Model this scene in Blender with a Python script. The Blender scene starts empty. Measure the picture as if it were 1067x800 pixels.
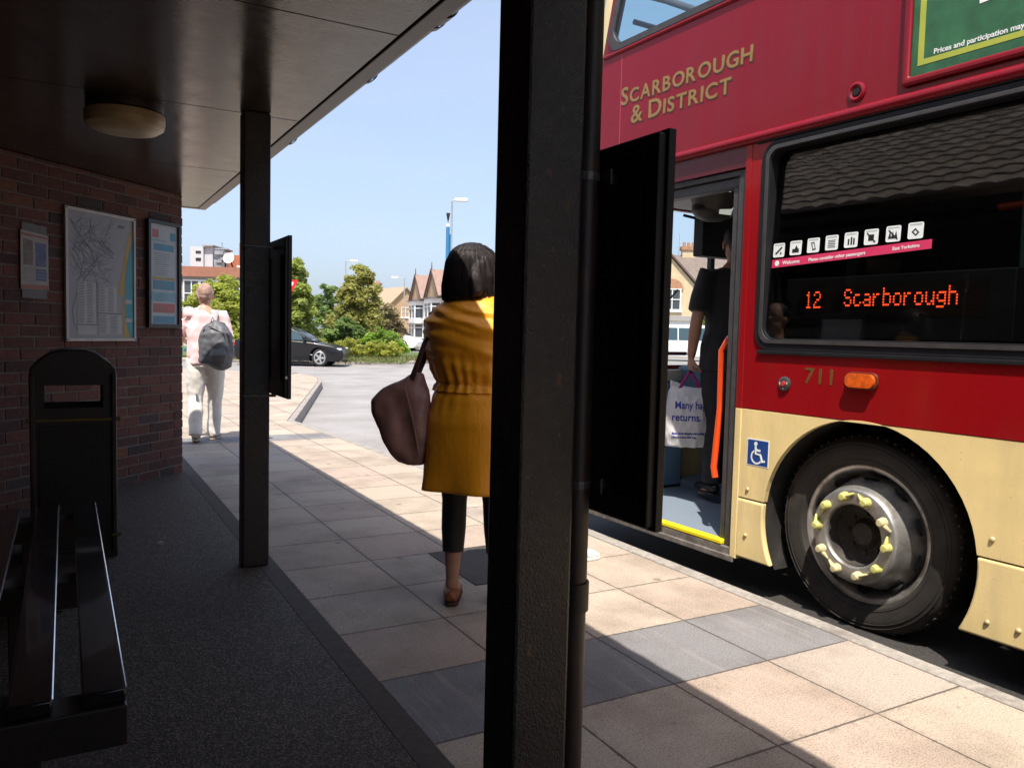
import bpy, bmesh, math, random
from mathutils import Vector, Matrix, noise
from mathutils.geometry import tessellate_polygon
R = math.radians
rnd = random.Random(7)
scene = bpy.context.scene
COL = scene.collection

# ------------------------------------------------------------------ materials
def ramp_mix(nt, fac, a, b):
    m = nt.nodes.new('ShaderNodeMix'); m.data_type = 'RGBA'
    nt.links.new(fac, m.inputs[0])
    m.inputs[6].default_value = (*a, 1); m.inputs[7].default_value = (*b, 1)
    return m.outputs[2]
def nodes_of(name):
    m = bpy.data.materials.new(name); m.use_nodes = True
    nt = m.node_tree; b = nt.nodes['Principled BSDF']
    return m, nt, b
def math_n(nt, op, a, b=None, clamp=False):
    n = nt.nodes.new('ShaderNodeMath'); n.operation = op; n.use_clamp = clamp
    for i, v in enumerate((a, b)):
        if v is None: continue
        if isinstance(v, (int, float)): n.inputs[i].default_value = v
        else: nt.links.new(v, n.inputs[i])
    return n.outputs[0]
def noise_n(nt, vec, scale, detail=4, rough=.55, stretch=None):
    n = nt.nodes.new('ShaderNodeTexNoise'); n.inputs['Scale'].default_value = scale
    n.inputs['Detail'].default_value = detail; n.inputs['Roughness'].default_value = rough
    if stretch:
        mp = nt.nodes.new('ShaderNodeMapping'); mp.inputs['Scale'].default_value = stretch
        nt.links.new(vec, mp.inputs[0]); vec = mp.outputs[0]
    nt.links.new(vec, n.inputs['Vector'])
    return n.outputs['Fac']
def objvec(nt):
    return nt.nodes.new('ShaderNodeTexCoord').outputs['Object']
def bump_n(nt, h, b, strength, dist):
    n = nt.nodes.new('ShaderNodeBump'); n.inputs['Strength'].default_value = strength
    n.inputs['Distance'].default_value = dist
    nt.links.new(h, n.inputs['Height']); nt.links.new(n.outputs[0], b.inputs['Normal'])
def sharpen(nt, v, lo, hi):
    m = nt.nodes.new('ShaderNodeMapRange'); nt.links.new(v, m.inputs[0])
    m.inputs[1].default_value = lo; m.inputs[2].default_value = hi
    return m.outputs[0]
def M(name, col, rough=.5, metal=0, var=.15, scale=12, bump=0, bscale=60, coat=0, spec=.5,
      stretch=None, dirt=None, streak=None, dscale=4, sheen=0, emit=None, tint=False, rvar=0, trans=0):
    m, nt, b = nodes_of(name); v = objvec(nt)
    f = noise_n(nt, v, scale, 5, .6, stretch)
    c = ramp_mix(nt, sharpen(nt, f, .3, .7), [x*(1-var) for x in col], [min(1, x*(1+var)) for x in col])
    if tint:
        a = nt.nodes.new('ShaderNodeAttribute'); a.attribute_name = 'tint'
        mm = nt.nodes.new('ShaderNodeMix'); mm.data_type = 'RGBA'; mm.blend_type = 'MULTIPLY'; mm.inputs[0].default_value = 1
        nt.links.new(c, mm.inputs[6]); nt.links.new(a.outputs['Color'], mm.inputs[7]); c = mm.outputs[2]
    if dirt:
        d = noise_n(nt, v, dscale, 6, .65)
        mm = nt.nodes.new('ShaderNodeMix'); mm.data_type = 'RGBA'
        nt.links.new(sharpen(nt, d, .5, .78), mm.inputs[0]); nt.links.new(c, mm.inputs[6]); mm.inputs[7].default_value = (*dirt, 1)
        c = mm.outputs[2]
    if streak:
        d = noise_n(nt, v, 7, 5, .7, (1, 1, .12)); e = noise_n(nt, v, 1.3, 4, .6)
        mm = nt.nodes.new('ShaderNodeMix'); mm.data_type = 'RGBA'
        nt.links.new(math_n(nt, 'MULTIPLY', math_n(nt, 'MULTIPLY', sharpen(nt, d, .42, .75), sharpen(nt, e, .35, .65)), .55), mm.inputs[0]); nt.links.new(c, mm.inputs[6]); mm.inputs[7].default_value = (*streak, 1)
        c = mm.outputs[2]
        g = noise_n(nt, v, 90, 2, .5); mm = nt.nodes.new('ShaderNodeMix'); mm.data_type = 'RGBA'
        nt.links.new(math_n(nt, 'MULTIPLY', sharpen(nt, g, .66, .74), .35), mm.inputs[0]); nt.links.new(c, mm.inputs[6]); mm.inputs[7].default_value = (*[x*.5 for x in streak], 1)
        c = mm.outputs[2]
    nt.links.new(c, b.inputs['Base Color'])
    b.inputs['Roughness'].default_value = rough; b.inputs['Metallic'].default_value = metal
    b.inputs['Coat Weight'].default_value = coat; b.inputs['Coat Roughness'].default_value = .05
    b.inputs['Specular IOR Level'].default_value = spec; b.inputs['Sheen Weight'].default_value = sheen
    if rvar:
        nt.links.new(sharpen(nt, noise_n(nt, v, scale*.7, 5), 0, 1), (q := nt.nodes.new('ShaderNodeMapRange')).inputs[0])
        q.inputs[1].default_value = .3; q.inputs[2].default_value = .7
        q.inputs[3].default_value = max(0, rough-rvar); q.inputs[4].default_value = rough+rvar
        nt.links.new(q.outputs[0], b.inputs['Roughness'])
    if bump: bump_n(nt, noise_n(nt, v, bscale, 3, .6, stretch), b, 1, bump)
    if emit:
        b.inputs['Emission Color'].default_value = (*emit[0], 1); b.inputs['Emission Strength'].default_value = emit[1]
    if trans: b.inputs['Transmission Weight'].default_value = trans
    return m
def glass(name, tint, rough=.0, ior=1.5):
    m, nt, b = nodes_of(name); nt.nodes.remove(b)
    out = nt.nodes['Material Output']
    t = nt.nodes.new('ShaderNodeBsdfTransparent'); t.inputs[0].default_value = (*tint, 1)
    g = nt.nodes.new('ShaderNodeBsdfGlossy'); g.inputs['Roughness'].default_value = rough
    f = nt.nodes.new('ShaderNodeFresnel'); ge = nt.nodes.new('ShaderNodeNewGeometry')
    k = nt.nodes.new('ShaderNodeMapRange'); nt.links.new(ge.outputs['Backfacing'], k.inputs[0]); k.inputs[3].default_value = ior; k.inputs[4].default_value = 1/ior
    nt.links.new(k.outputs[0], f.inputs[0])                    # both faces of a thin pane mirror alike
    mx = nt.nodes.new('ShaderNodeMixShader')
    nt.links.new(f.outputs[0], mx.inputs[0]); nt.links.new(t.outputs[0], mx.inputs[1]); nt.links.new(g.outputs[0], mx.inputs[2])
    nt.links.new(mx.outputs[0], out.inputs[0])
    return m

# ------------------------------------------------------------------ mesh builder
class MB:
    def __init__(s): s.v = []; s.f = []; s.mi = []; s.t = []; s.m = 0; s.tint = (1, 1, 1)
    def add(s, vs, fs):
        o = len(s.v); s.v += [tuple(v) for v in vs]; s.t += [s.tint]*len(vs)
        s.f += [tuple(i+o for i in f) for f in fs]; s.mi += [s.m]*len(fs); return s
    def box(s, x0, x1, y0, y1, z0, z1, T=None):
        vs = [Vector((x, y, z)) for z in (z0, z1) for y in (y0, y1) for x in (x0, x1)]
        if T: vs = [T @ v for v in vs]
        return s.add(vs, [(0, 2, 3, 1), (4, 5, 7, 6), (0, 1, 5, 4), (2, 6, 7, 3), (0, 4, 6, 2), (1, 3, 7, 5)])
    def tube(s, pts, r, n=10, cap=True, ref=None, closed=False):
        pts = [Vector(p) for p in pts]; k = len(pts)
        rs = r if isinstance(r, (list, tuple)) and len(r) == k else [r]*k
        vs = []; fs = []
        for i, p in enumerate(pts):
            if closed: t = pts[(i+1) % k]-pts[i-1]
            else: t = pts[min(i+1, k-1)]-pts[max(i-1, 0)]
            t.normalize()
            rf = Vector(ref) if ref else (Vector((1, 0, 0)) if abs(t.x) < .8 else Vector((0, 1, 0)))
            a = (rf-t*rf.dot(t)).normalized(); b = t.cross(a)
            q = rs[i]; ra, rb = q if isinstance(q, (tuple, list)) else (q, q)
            for j in range(n):
                w = 2*math.pi*j/n; vs.append(p+a*math.cos(w)*ra+b*math.sin(w)*rb)
        for i in range(k if closed else k-1):
            i2 = (i+1) % k
            for j in range(n): fs.append((i*n+j, i*n+(j+1) % n, i2*n+(j+1) % n, i2*n+j))
        if cap and not closed: fs.append(tuple(range(n))[::-1]); fs.append(tuple((k-1)*n+j for j in range(n)))
        return s.add(vs, fs)
    def cyl(s, p0, p1, r0, r1=None, n=16): return s.tube([p0, p1], [r0, r0 if r1 is None else r1], n)
    def lathe(s, prof, T=None, n=32, a0=0, a1=2*math.pi):
        T = T or Matrix(); vs = []; fs = []; full = abs(a1-a0-2*math.pi) < 1e-6
        cols = n if full else n+1
        for j in range(cols):
            w = a0+(a1-a0)*j/n
            for r, h in prof: vs.append(T @ Vector((r*math.cos(w), r*math.sin(w), h)))
        k = len(prof)
        for j in range(n):
            j2 = (j+1) % cols
            for i in range(k-1): fs.append((j*k+i, j2*k+i, j2*k+i+1, j*k+i+1))
        return s.add(vs, fs)
    def ball(s, c, r, n=14, T=None):
        c = Vector(c); r = r if isinstance(r, (tuple, list)) else (r, r, r); vs = []; fs = []
        h = n//2
        for i in range(h+1):
            a = math.pi*i/h
            for j in range(n):
                b = 2*math.pi*j/n
                v = Vector((r[0]*math.sin(a)*math.cos(b), r[1]*math.sin(a)*math.sin(b), r[2]*math.cos(a)))
                vs.append((T @ v if T else v)+c)
        for i in range(h):
            for j in range(n): fs.append((i*n+j, (i+1)*n+j, (i+1)*n+(j+1) % n, i*n+(j+1) % n))
        return s.add(vs, fs)
    def prism(s, loop, h0, h1, T=None, holes=()):
        T = T or Matrix(); loops = [loop]+list(holes)
        tri = tessellate_polygon([[Vector((u, v, 0)) for u, v in l] for l in loops])
        flat = [p for l in loops for p in l]; n = len(flat)
        vs = [T @ Vector((u, v, h)) for h in (h0, h1) for u, v in flat]
        fs = [tuple(t) for t in tri]+[tuple(i+n for i in t)[::-1] for t in tri]
        o = 0
        for l in loops:
            k = len(l)
            for i in range(k): fs.append((o+i, o+(i+1) % k, n+o+(i+1) % k, n+o+i))
            o += k
        return s.add(vs, fs)
    def quad(s, a, b, c, d): return s.add([a, b, c, d], [(0, 1, 2, 3)])
    def build(s, name, mat, parent=None, bevel=0, seg=2, smooth=40, recalc=True, merge=True, loc=None, rot=None):
        me = bpy.data.meshes.new(name); me.from_pydata(s.v, [], s.f)
        mats = mat if isinstance(mat, (list, tuple)) else [mat]
        for m in mats: me.materials.append(m)
        me.polygons.foreach_set('material_index', s.mi)
        if any(t != (1, 1, 1) for t in s.t):
            at = me.color_attributes.new('tint', 'FLOAT_COLOR', 'POINT')
            at.data.foreach_set('color', [c for t in s.t for c in (*t, 1)])
        if recalc:
            bm = bmesh.new(); bm.from_mesh(me)
            if merge: bmesh.ops.remove_doubles(bm, verts=bm.verts, dist=1e-5)
            bmesh.ops.recalc_face_normals(bm, faces=bm.faces); bm.to_mesh(me); bm.free()
        return link(name, me, parent, bevel, seg, smooth, loc, rot)
def link(name, me, parent=None, bevel=0, seg=2, smooth=40, loc=None, rot=None):
    o = bpy.data.objects.new(name, me); COL.objects.link(o)
    if smooth:
        me.polygons.foreach_set('use_smooth', [True]*len(me.polygons)); me.set_sharp_from_angle(angle=R(smooth))
    if bevel:
        b = o.modifiers.new('bevel', 'BEVEL'); b.width = bevel; b.segments = seg; b.limit_method = 'ANGLE'; b.angle_limit = R(40)
    if parent: o.parent = parent
    if loc: o.location = loc
    if rot: o.rotation_euler = rot
    return o
def thing(name, label, cat, loc=(0, 0, 0), rz=0, group=None):
    o = bpy.data.objects.new(name, None); COL.objects.link(o); o.empty_display_size = .1
    o.location = loc; o.rotation_euler = (0, 0, rz); tag(o, label, cat, group); return o
def tag(o, label=None, cat=None, group=None, kind=None):
    if label: o['label'] = label
    if cat: o['category'] = cat
    if group: o['group'] = group
    if kind: o['kind'] = kind
    return o
def dup(root, loc, rz=None, label=None):
    r = root.copy(); COL.objects.link(r); r.location = loc
    if rz is not None: r.rotation_euler = (0, 0, rz)
    if label: r['label'] = label
    for ch in list(root.children):
        c = ch.copy(); COL.objects.link(c); c.parent = r
        for g in list(ch.children):
            d = g.copy(); COL.objects.link(d); d.parent = c
    return r
def solid(mb, voxel, smooth=4, disp=None):
    """one continuous skin over overlapping limbs"""
    me = bpy.data.meshes.new('raw'); me.from_pydata(mb.v, [], mb.f)
    bm = bmesh.new(); bm.from_mesh(me); bmesh.ops.recalc_face_normals(bm, faces=bm.faces); bm.to_mesh(me); bm.free()
    o = bpy.data.objects.new('raw', me); COL.objects.link(o)
    m = o.modifiers.new('r', 'REMESH'); m.mode = 'VOXEL'; m.voxel_size = voxel
    if smooth:
        k = o.modifiers.new('s', 'SMOOTH'); k.iterations = smooth; k.factor = .5
    dg = bpy.context.evaluated_depsgraph_get()
    out = bpy.data.meshes.new_from_object(o.evaluated_get(dg)); bpy.data.objects.remove(o); bpy.data.meshes.remove(me)
    if disp:
        ns = [v.normal.copy() for v in out.vertices]
        for v, n in zip(out.vertices, ns): v.co += n*disp(v.co.copy())
    return out
def text_mesh(s, size, xs=1, spacing=1, extrude=.001, bold=0):
    c = bpy.data.curves.new('txt', 'FONT'); c.body = s; c.size = size; c.space_character = spacing
    c.extrude = extrude; c.offset = bold; c.resolution_u = 3
    o = bpy.data.objects.new('txt', c); COL.objects.link(o)
    dg = bpy.context.evaluated_depsgraph_get(); dg.update()
    me = bpy.data.meshes.new_from_object(o.evaluated_get(dg)); bpy.data.objects.remove(o)
    if xs != 1: me.transform(Matrix.Diagonal((xs, 1, 1, 1)))
    return me
def width(me): return max(v.co.x for v in me.vertices)-min(v.co.x for v in me.vertices)
def put_text(name, me, T, mat, parent):
    me.transform(T); me.materials.clear(); me.materials.append(mat)
    return link(name, me, parent, smooth=0)
def rrect(u0, u1, v0, v1, r, n=6):
    out = []
    for cx, cy, a in ((u1-r, v1-r, 0), (u0+r, v1-r, 90), (u0+r, v0+r, 180), (u1-r, v0+r, 270)):
        for i in range(n+1):
            w = R(a+90*i/n); out.append((cx+r*math.cos(w), cy+r*math.sin(w)))
    return out
def frame3(x, y, z, o):
    return Matrix(((x[0], y[0], z[0], o[0]), (x[1], y[1], z[1], o[1]), (x[2], y[2], z[2], o[2]), (0, 0, 0, 1)))

# ------------------------------------------------------------------ camera and survey frame
CAM_Z = 1.19
YAW, PITCH, ROLL = R(29.379), R(-3.652), R(1.415)
FWD = Vector((math.sin(YAW)*math.cos(PITCH), math.cos(YAW)*math.cos(PITCH), math.sin(PITCH)))
RIGHT0 = Vector((math.cos(YAW), -math.sin(YAW), 0)); UP0 = RIGHT0.cross(FWD)
RIGHT = RIGHT0*math.cos(ROLL)+UP0*math.sin(ROLL); UP = UP0*math.cos(ROLL)-RIGHT0*math.sin(ROLL)
cam = bpy.data.cameras.new('camera'); camo = bpy.data.objects.new('camera', cam); COL.objects.link(camo)
camo.matrix_world = frame3(RIGHT, UP, -FWD, (0, 0, CAM_Z))
cam.sensor_width = 36; cam.lens = 828.7/1067*36; cam.clip_end = 3000; cam.clip_start = .02
scene.camera = camo
def site(ahead, across, z=0):
    """ground spot so many metres ahead of the bench and across to the right, along the street view"""
    return Vector((math.sin(YAW)*ahead+math.cos(YAW)*across, math.cos(YAW)*ahead-math.sin(YAW)*across, z))
ROAD_Z = -.165

# ------------------------------------------------------------------ light
w = bpy.data.worlds.new('World'); scene.world = w; w.use_nodes = True
nt = w.node_tree; sky = nt.nodes.new('ShaderNodeTexSky'); sky.sky_type = 'NISHITA'; sky.sun_disc = False
SUN = Vector((-.28, -.42, 1)).normalized()
sky.sun_elevation = math.asin(SUN.z); sky.sun_rotation = math.atan2(SUN.x, SUN.y)
sky.air_density = 1.0; sky.dust_density = 3.0; sky.ozone_density = 3.5
mxs = nt.nodes.new('ShaderNodeMix'); mxs.data_type = 'RGBA'; mxs.inputs[0].default_value = .5      # thin high haze over the blue
cl_ = noise_n(nt, nt.nodes.new('ShaderNodeTexCoord').outputs['Generated'], 2.6, 5, .6, (1, 1, 3.2)); nt.links.new(math_n(nt, 'ADD', math_n(nt, 'MULTIPLY', sharpen(nt, cl_, .4, .75), .22), .44), mxs.inputs[0])
nt.links.new(sky.outputs[0], mxs.inputs[6]); mxs.inputs[7].default_value = (2.75, 3.15, 4.0, 1)
nt.links.new(mxs.outputs[2], nt.nodes['Background'].inputs[0]); nt.nodes['Background'].inputs[1].default_value = .135
sl = bpy.data.lights.new('sun', 'SUN'); so = bpy.data.objects.new('sun', sl); COL.objects.link(so)
sl.energy = 4.3; sl.angle = R(.53); sl.color = (1, .93, .82)
so.rotation_euler = SUN.to_track_quat('Z', 'Y').to_euler(); so.location = (-5, -6, 12)
vs = scene.view_settings; vs.view_transform = 'Standard'; vs.look = 'None'; vs.exposure = .92; vs.gamma = 1
scene.render.engine = 'CYCLES'; cy = scene.cycles
cy.use_denoising = True; cy.denoiser = 'OPENIMAGEDENOISE'; cy.max_bounces = 8; cy.transparent_max_bounces = 16
cy.sample_clamp_indirect = 6; cy.blur_glossy = .3; cy.caustics_reflective = True

# ------------------------------------------------------------------ common materials
BLACKPAINT = M('black_gloss_paint', (.019, .0175, .018), .36, bump=.0022, bscale=190, var=.4, scale=40, dirt=(.045, .026, .018), dscale=3, rvar=.1)
BLACKFLAT = M('black_board', (.007, .006, .006), .45, var=.3)
RUBBER = M('black_rubber', (.02, .019, .018), .7, var=.3, scale=20, dirt=(.05, .045, .04))
STEEL = M('dull_steel', (.5, .5, .5), .4, metal=1, var=.2)
DARKHOLE = M('black_void', (.004, .004, .004), .9)

def chipped_post_paint():
    m = M('chipped_post_paint', (.021, .019, .0195), .36, bump=.0022, bscale=190, var=.45, scale=40, dirt=(.045, .026, .018), dscale=3, rvar=.1)
    nt = m.node_tree; b = nt.nodes['Principled BSDF']; v = objvec(nt); src = b.inputs['Base Color'].links[0].from_socket
    for sc_, lo, hi, col in ((34, .68, .71, (.10, .05, .028)), (150, .66, .72, (.10, .095, .09)), (9, .66, .70, (.06, .035, .022))):
        k = nt.nodes.new('ShaderNodeMix'); k.data_type = 'RGBA'; nt.links.new(sharpen(nt, noise_n(nt, v, sc_, 3, .6, (1, 1, .6)), lo, hi), k.inputs[0]); nt.links.new(src, k.inputs[6]); k.inputs[7].default_value = (*col, 1); src = k.outputs[2]
    nt.links.new(src, b.inputs['Base Color']); return m
POSTPAINT = chipped_post_paint()
# ------------------------------------------------------------------ ground
def paving_material():
    m, nt, b = nodes_of('paving_slabs'); v = objvec(nt); L = nt.links
    sx = nt.nodes.new('ShaderNodeSeparateXYZ'); L.new(v, sx.inputs[0])
    u = math_n(nt, 'DIVIDE', math_n(nt, 'SUBTRACT', sx.outputs[0], .916), .4503)
    w = math_n(nt, 'DIVIDE', math_n(nt, 'SUBTRACT', sx.outputs[1], 1.58), .459)
    cu = math_n(nt, 'FLOOR', u); cw = math_n(nt, 'FLOOR', w)
    def edge(t, size):
        f = math_n(nt, 'FRACT', t); d = math_n(nt, 'MINIMUM', f, math_n(nt, 'SUBTRACT', 1, f))
        return math_n(nt, 'MULTIPLY', d, size)
    d = math_n(nt, 'MINIMUM', edge(u, .4503), edge(w, .459))
    wob = math_n(nt, 'MULTIPLY', math_n(nt, 'SUBTRACT', noise_n(nt, v, 9, 3), .5), .004)
    joint = sharpen(nt, math_n(nt, 'ADD', d, wob), .002, .0055)          # 0 in the joint, 1 on the slab
    cell = nt.nodes.new('ShaderNodeCombineXYZ'); L.new(cu, cell.inputs[0]); L.new(cw, cell.inputs[1])
    wn = nt.nodes.new('ShaderNodeTexWhiteNoise'); wn.noise_dimensions = '2D'; L.new(cell.outputs[0], wn.inputs['Vector'])
    base = ramp_mix(nt, wn.outputs['Value'], (.375, .312, .25), (.43, .36, .29))
    pink = nt.nodes.new('ShaderNodeMix'); pink.data_type = 'RGBA'
    L.new(sharpen(nt, math_n(nt, 'FRACT', math_n(nt, 'MULTIPLY', wn.outputs['Value'], 7.3)), .6, .9), pink.inputs[0])
    L.new(base, pink.inputs[6]); pink.inputs[7].default_value = (.385, .305, .25, 1)
    gk = nt.nodes.new('ShaderNodeMix'); gk.data_type = 'RGBA'; L.new(math_n(nt, 'MULTIPLY', math_n(nt, 'GREATER_THAN', math_n(nt, 'FRACT', math_n(nt, 'MULTIPLY', wn.outputs['Value'], 13.7)), .86), .4), gk.inputs[0])
    L.new(pink.outputs[2], gk.inputs[6]); gk.inputs[7].default_value = (.33, .30, .275, 1); pink = gk
    def row(k): return math_n(nt, 'COMPARE', cw, float(k))
    for n_ in nt.nodes:
        if n_.type == 'MATH' and n_.operation == 'COMPARE': n_.inputs[2].default_value = .1
    rows = math_n(nt, 'MAXIMUM', row(1), row(15))
    for n_ in nt.nodes:
        if n_.type == 'MATH' and n_.operation == 'COMPARE': n_.inputs[2].default_value = .1
    onpath = math_n(nt, 'MULTIPLY', rows, math_n(nt, 'GREATER_THAN', sx.outputs[0], .9))
    grey = nt.nodes.new('ShaderNodeMix'); grey.data_type = 'RGBA'
    L.new(onpath, grey.inputs[0]); L.new(pink.outputs[2], grey.inputs[6]); grey.inputs[7].default_value = (.20, .195, .20, 1)
    c = grey.outputs[2]
    def blend(fac, c, col, op='MIX'):
        k = nt.nodes.new('ShaderNodeMix'); k.data_type = 'RGBA'; k.blend_type = op; L.new(fac, k.inputs[0]); L.new(c, k.inputs[6])
        k.inputs[7].default_value = (*col, 1); return k.outputs[2]
    spk = noise_n(nt, v, 170, 2, .5); c = blend(sharpen(nt, spk, .50, .66), c, (.55, .53, .55), 'MULTIPLY')
    spk2 = noise_n(nt, v, 60, 3, .7); c = blend(math_n(nt, 'MULTIPLY', sharpen(nt, spk2, .55, .75), .5), c, (.7, .58, .52), 'MULTIPLY')
    st = noise_n(nt, v, 2.1, 6, .62); c = blend(math_n(nt, 'MULTIPLY', sharpen(nt, st, .46, .72), .8), c, (.56, .53, .50), 'MULTIPLY')
    chip = noise_n(nt, v, 38, 4, .7); c = blend(math_n(nt, 'MULTIPLY', math_n(nt, 'MULTIPLY', sharpen(nt, chip, .52, .62), math_n(nt, 'SUBTRACT', 1, sharpen(nt, d, .004, .03))), .6), c, (.11, .09, .075))
    strk = noise_n(nt, v, 3, 4, .6, (9, .5, 1)); c = blend(math_n(nt, 'MULTIPLY', sharpen(nt, strk, .55, .75), .22), c, (.50, .43, .35))
    vo = nt.nodes.new('ShaderNodeTexVoronoi'); vo.inputs['Scale'].default_value = 3.3; L.new(v, vo.inputs['Vector'])
    gum = math_n(nt, 'SUBTRACT', 1, sharpen(nt, math_n(nt, 'ADD', vo.outputs['Distance'], math_n(nt, 'MULTIPLY', math_n(nt, 'SUBTRACT', noise_n(nt, v, 40, 2), .5), .05)), .05, .08))
    c = blend(math_n(nt, 'MULTIPLY', gum, .7), c, (.12, .10, .09))
    spot = noise_n(nt, v, 26, 2, .5); c = blend(math_n(nt, 'MULTIPLY', sharpen(nt, spot, .66, .72), .45), c, (.2, .16, .13))
    c = blend(math_n(nt, 'MULTIPLY', math_n(nt, 'SUBTRACT', 1, joint), .85), c, (.045, .035, .03))
    L.new(c, b.inputs['Base Color']); b.inputs['Roughness'].default_value = .82
    h = math_n(nt, 'ADD', math_n(nt, 'MULTIPLY', joint, 1.0), math_n(nt, 'MULTIPLY', noise_n(nt, v, 140, 3, .7), .35))
    bump_n(nt, h, b, .8, .003)
    return m
def asphalt(name, col, agg, rough=.85):
    m, nt, b = nodes_of(name); v = objvec(nt); L = nt.links
    vo = nt.nodes.new('ShaderNodeTexVoronoi'); vo.inputs['Scale'].default_value = 190; L.new(v, vo.inputs['Vector'])
    wn = nt.nodes.new('ShaderNodeSeparateColor'); L.new(vo.outputs['Color'], wn.inputs[0])
    c = ramp_mix(nt, sharpen(nt, wn.outputs[0], .55, 1), col, agg)
    big = noise_n(nt, v, .8, 6, .6)
    k = nt.nodes.new('ShaderNodeMix'); k.data_type = 'RGBA'; k.blend_type = 'MULTIPLY'
    L.new(sharpen(nt, big, .35, .7), k.inputs[0]); L.new(c, k.inputs[6]); k.inputs[7].default_value = (.68, .66, .64, 1)
    L.new(k.outputs[2], b.inputs['Base Color']); b.inputs['Roughness'].default_value = rough
    bump_n(nt, math_n(nt, 'ADD', vo.outputs['Distance'], noise_n(nt, v, 60, 3)), b, .6, .002)
    return m
PAVING = paving_material()
ASPHALT = asphalt('pale_road_asphalt', (.25, .238, .235), (.36, .345, .34))
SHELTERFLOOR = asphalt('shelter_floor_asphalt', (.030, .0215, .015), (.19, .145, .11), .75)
CONCRETE = M('kerb_concrete', (.27, .245, .22), .85, var=.25, scale=30, bump=.002, bscale=90, dirt=(.12, .10, .09), dscale=5)
EDGING = M('edging_concrete', (.062, .050, .042), .85, var=.25, scale=30, bump=.002, bscale=90)
GRASS = M('verge_grass', (.075, .11, .03), .9, var=.4, scale=3)

def sheet(name, loop, z, mat, thick=.05, kind='structure'):
    mb = MB(); mb.prism(loop, z-thick, z); return tag(mb.build(name, mat, smooth=0), kind=kind)
sheet('ground', [(-900, -900), (900, -900), (900, 900), (-900, 900)], ROAD_Z-.03, M('distant_ground', (.14, .14, .11), .9, var=.3, scale=.05), .1)
sheet('road', [(-90, 150), (-90, -120), (120, -120), (120, 150)], ROAD_Z, ASPHALT, .02)
KERB = [(2.717, -30), (2.717, 5.2), (2.655, 6.9), (2.56, 8.8), (2.47, 10.25), (4.98, 17.8), (5.35, 19.2), (5.3, 21.0), (1.0, 24.5), (-30, 26)]
sheet('pavement', [(-30, -30)]+KERB, 0, PAVING, .12)
# kerb line, laid outside the paving edge
def offset_line(pts, d):
    out = []
    for i, p in enumerate(pts):
        a = Vector(pts[max(i-1, 0)]); b = Vector(pts[min(i+1, len(pts)-1)])
        if 0 < i < len(pts)-1:
            t1 = (Vector(p)-a).normalized(); t2 = (b-Vector(p)).normalized(); n1 = Vector((t1.y, -t1.x)); n2 = Vector((t2.y, -t2.x))
            n = (n1+n2).normalized(); n = n/max(.4, n.dot(n1))
        else:
            t = (b-a).normalized(); n = Vector((t.y, -t.x))
        out.append((p[0]+n.x*d, p[1]+n.y*d))
    return out
ki = offset_line(KERB, .006); ko = offset_line(KERB, .092)
mb = MB(); mb.prism(ki+ko[::-1], -.2, .003)
tag(mb.build('kerb', CONCRETE, bevel=.012, smooth=0), kind='structure')
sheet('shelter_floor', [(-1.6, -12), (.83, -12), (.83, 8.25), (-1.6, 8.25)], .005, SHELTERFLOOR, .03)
sheet('under_bus_shade', [(2.81, -14), (2.81, 6.2), (6.2, 6.2), (6.2, -14)], ROAD_Z+.004, asphalt('shade_dark_asphalt', (.028, .025, .024), (.06, .055, .05)), .02)  # dark sheet standing in for the shade under and beside the bus
sheet('edging_strip', [(.833, -12), (.914, -12), (.914, 8.25), (.833, 8.25)], .004, EDGING, .03)
sheet('patch_of_asphalt', [(1.675, 3.28), (2.24, 3.26), (2.26, 3.89), (1.69, 3.87)], .004, asphalt('dark_patch', (.06, .052, .046), (.12, .1, .09)), .02)
# ------------------------------------------------------------------ bus shelter
SOF = 2.215
sh = thing('bus_shelter', 'dark brick bus shelter with tiled roof, glossy brown soffit and black posts', 'bus shelter')
# brick wall: stretcher bond along the back, then turning 45 degrees out to the kerb side
def brick_run(mb, mortar, p0, p1, ends=(0, 0)):
    p0 = Vector(p0); p1 = Vector(p1); L = (p1-p0).length; t = (p1-p0)/L; n = Vector((t.y, -t.x, 0))   # faces right of travel
    T = frame3(t, -n, (0, 0, 1), p0)
    bl, bh, j = .2175, .0643, .0085
    k = 0; z = .004
    while z < SOF-.01:
        h = min(bh, SOF-.002-z); x = -(.5*(k % 2))*(bl+j)
        while x < L-.01:
            a = max(0, x); b_ = min(L, x+bl)
            if b_-a > .02:
                g = rnd.random(); s = .48+.30*rnd.random()
                if g < .6: c = (.155*s, .055*s, .042*s)
                elif g < .84: c = (.10*s, .042*s, .038*s)
                elif g < .94: c = (.20*s, .075*s, .045*s)
                else: c = (.075*s, .05*s, .05*s)
                mb.tint = tuple(q*4 for q in c)
                d = rnd.uniform(-.0025, .0025); e0 = -d if a == 0 else 0
                jz = rnd.uniform(-.001, .001)
                mb.box(a+rnd.uniform(-.001, .001)+(rnd.uniform(-.003, .004) if a == 0 else 0), b_+(rnd.uniform(-.007, .004) if b_ == L else 0), d, .1025, z+jz, z+h+jz, T)
            x += bl+j
        z += bh+j; k += 1
    mortar.box(.004, L-.006, .0035, .1, 0, SOF-.004, T)
BRICK = M('shelter_brick', (.25, .25, .25), .85, var=.3, scale=35, bump=.004, bscale=70, tint=True)
MORTAR = M('grey_mortar', (.13, .11, .098), .95, var=.3, scale=40, bump=.003)
wb, wm = MB(), MB()
brick_run(wb, wm, (-1.6, -12, 0), (-1.6, 4.43, 0))  # unseen back run, added to keep the shelter interior dark
brick_run(wb, wm, (-1.6, 4.43, 0), (.82, 6.85, 0))
brick_run(wb, wm, (.82, 6.85, 0), (.12, 7.55, 0))
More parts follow.
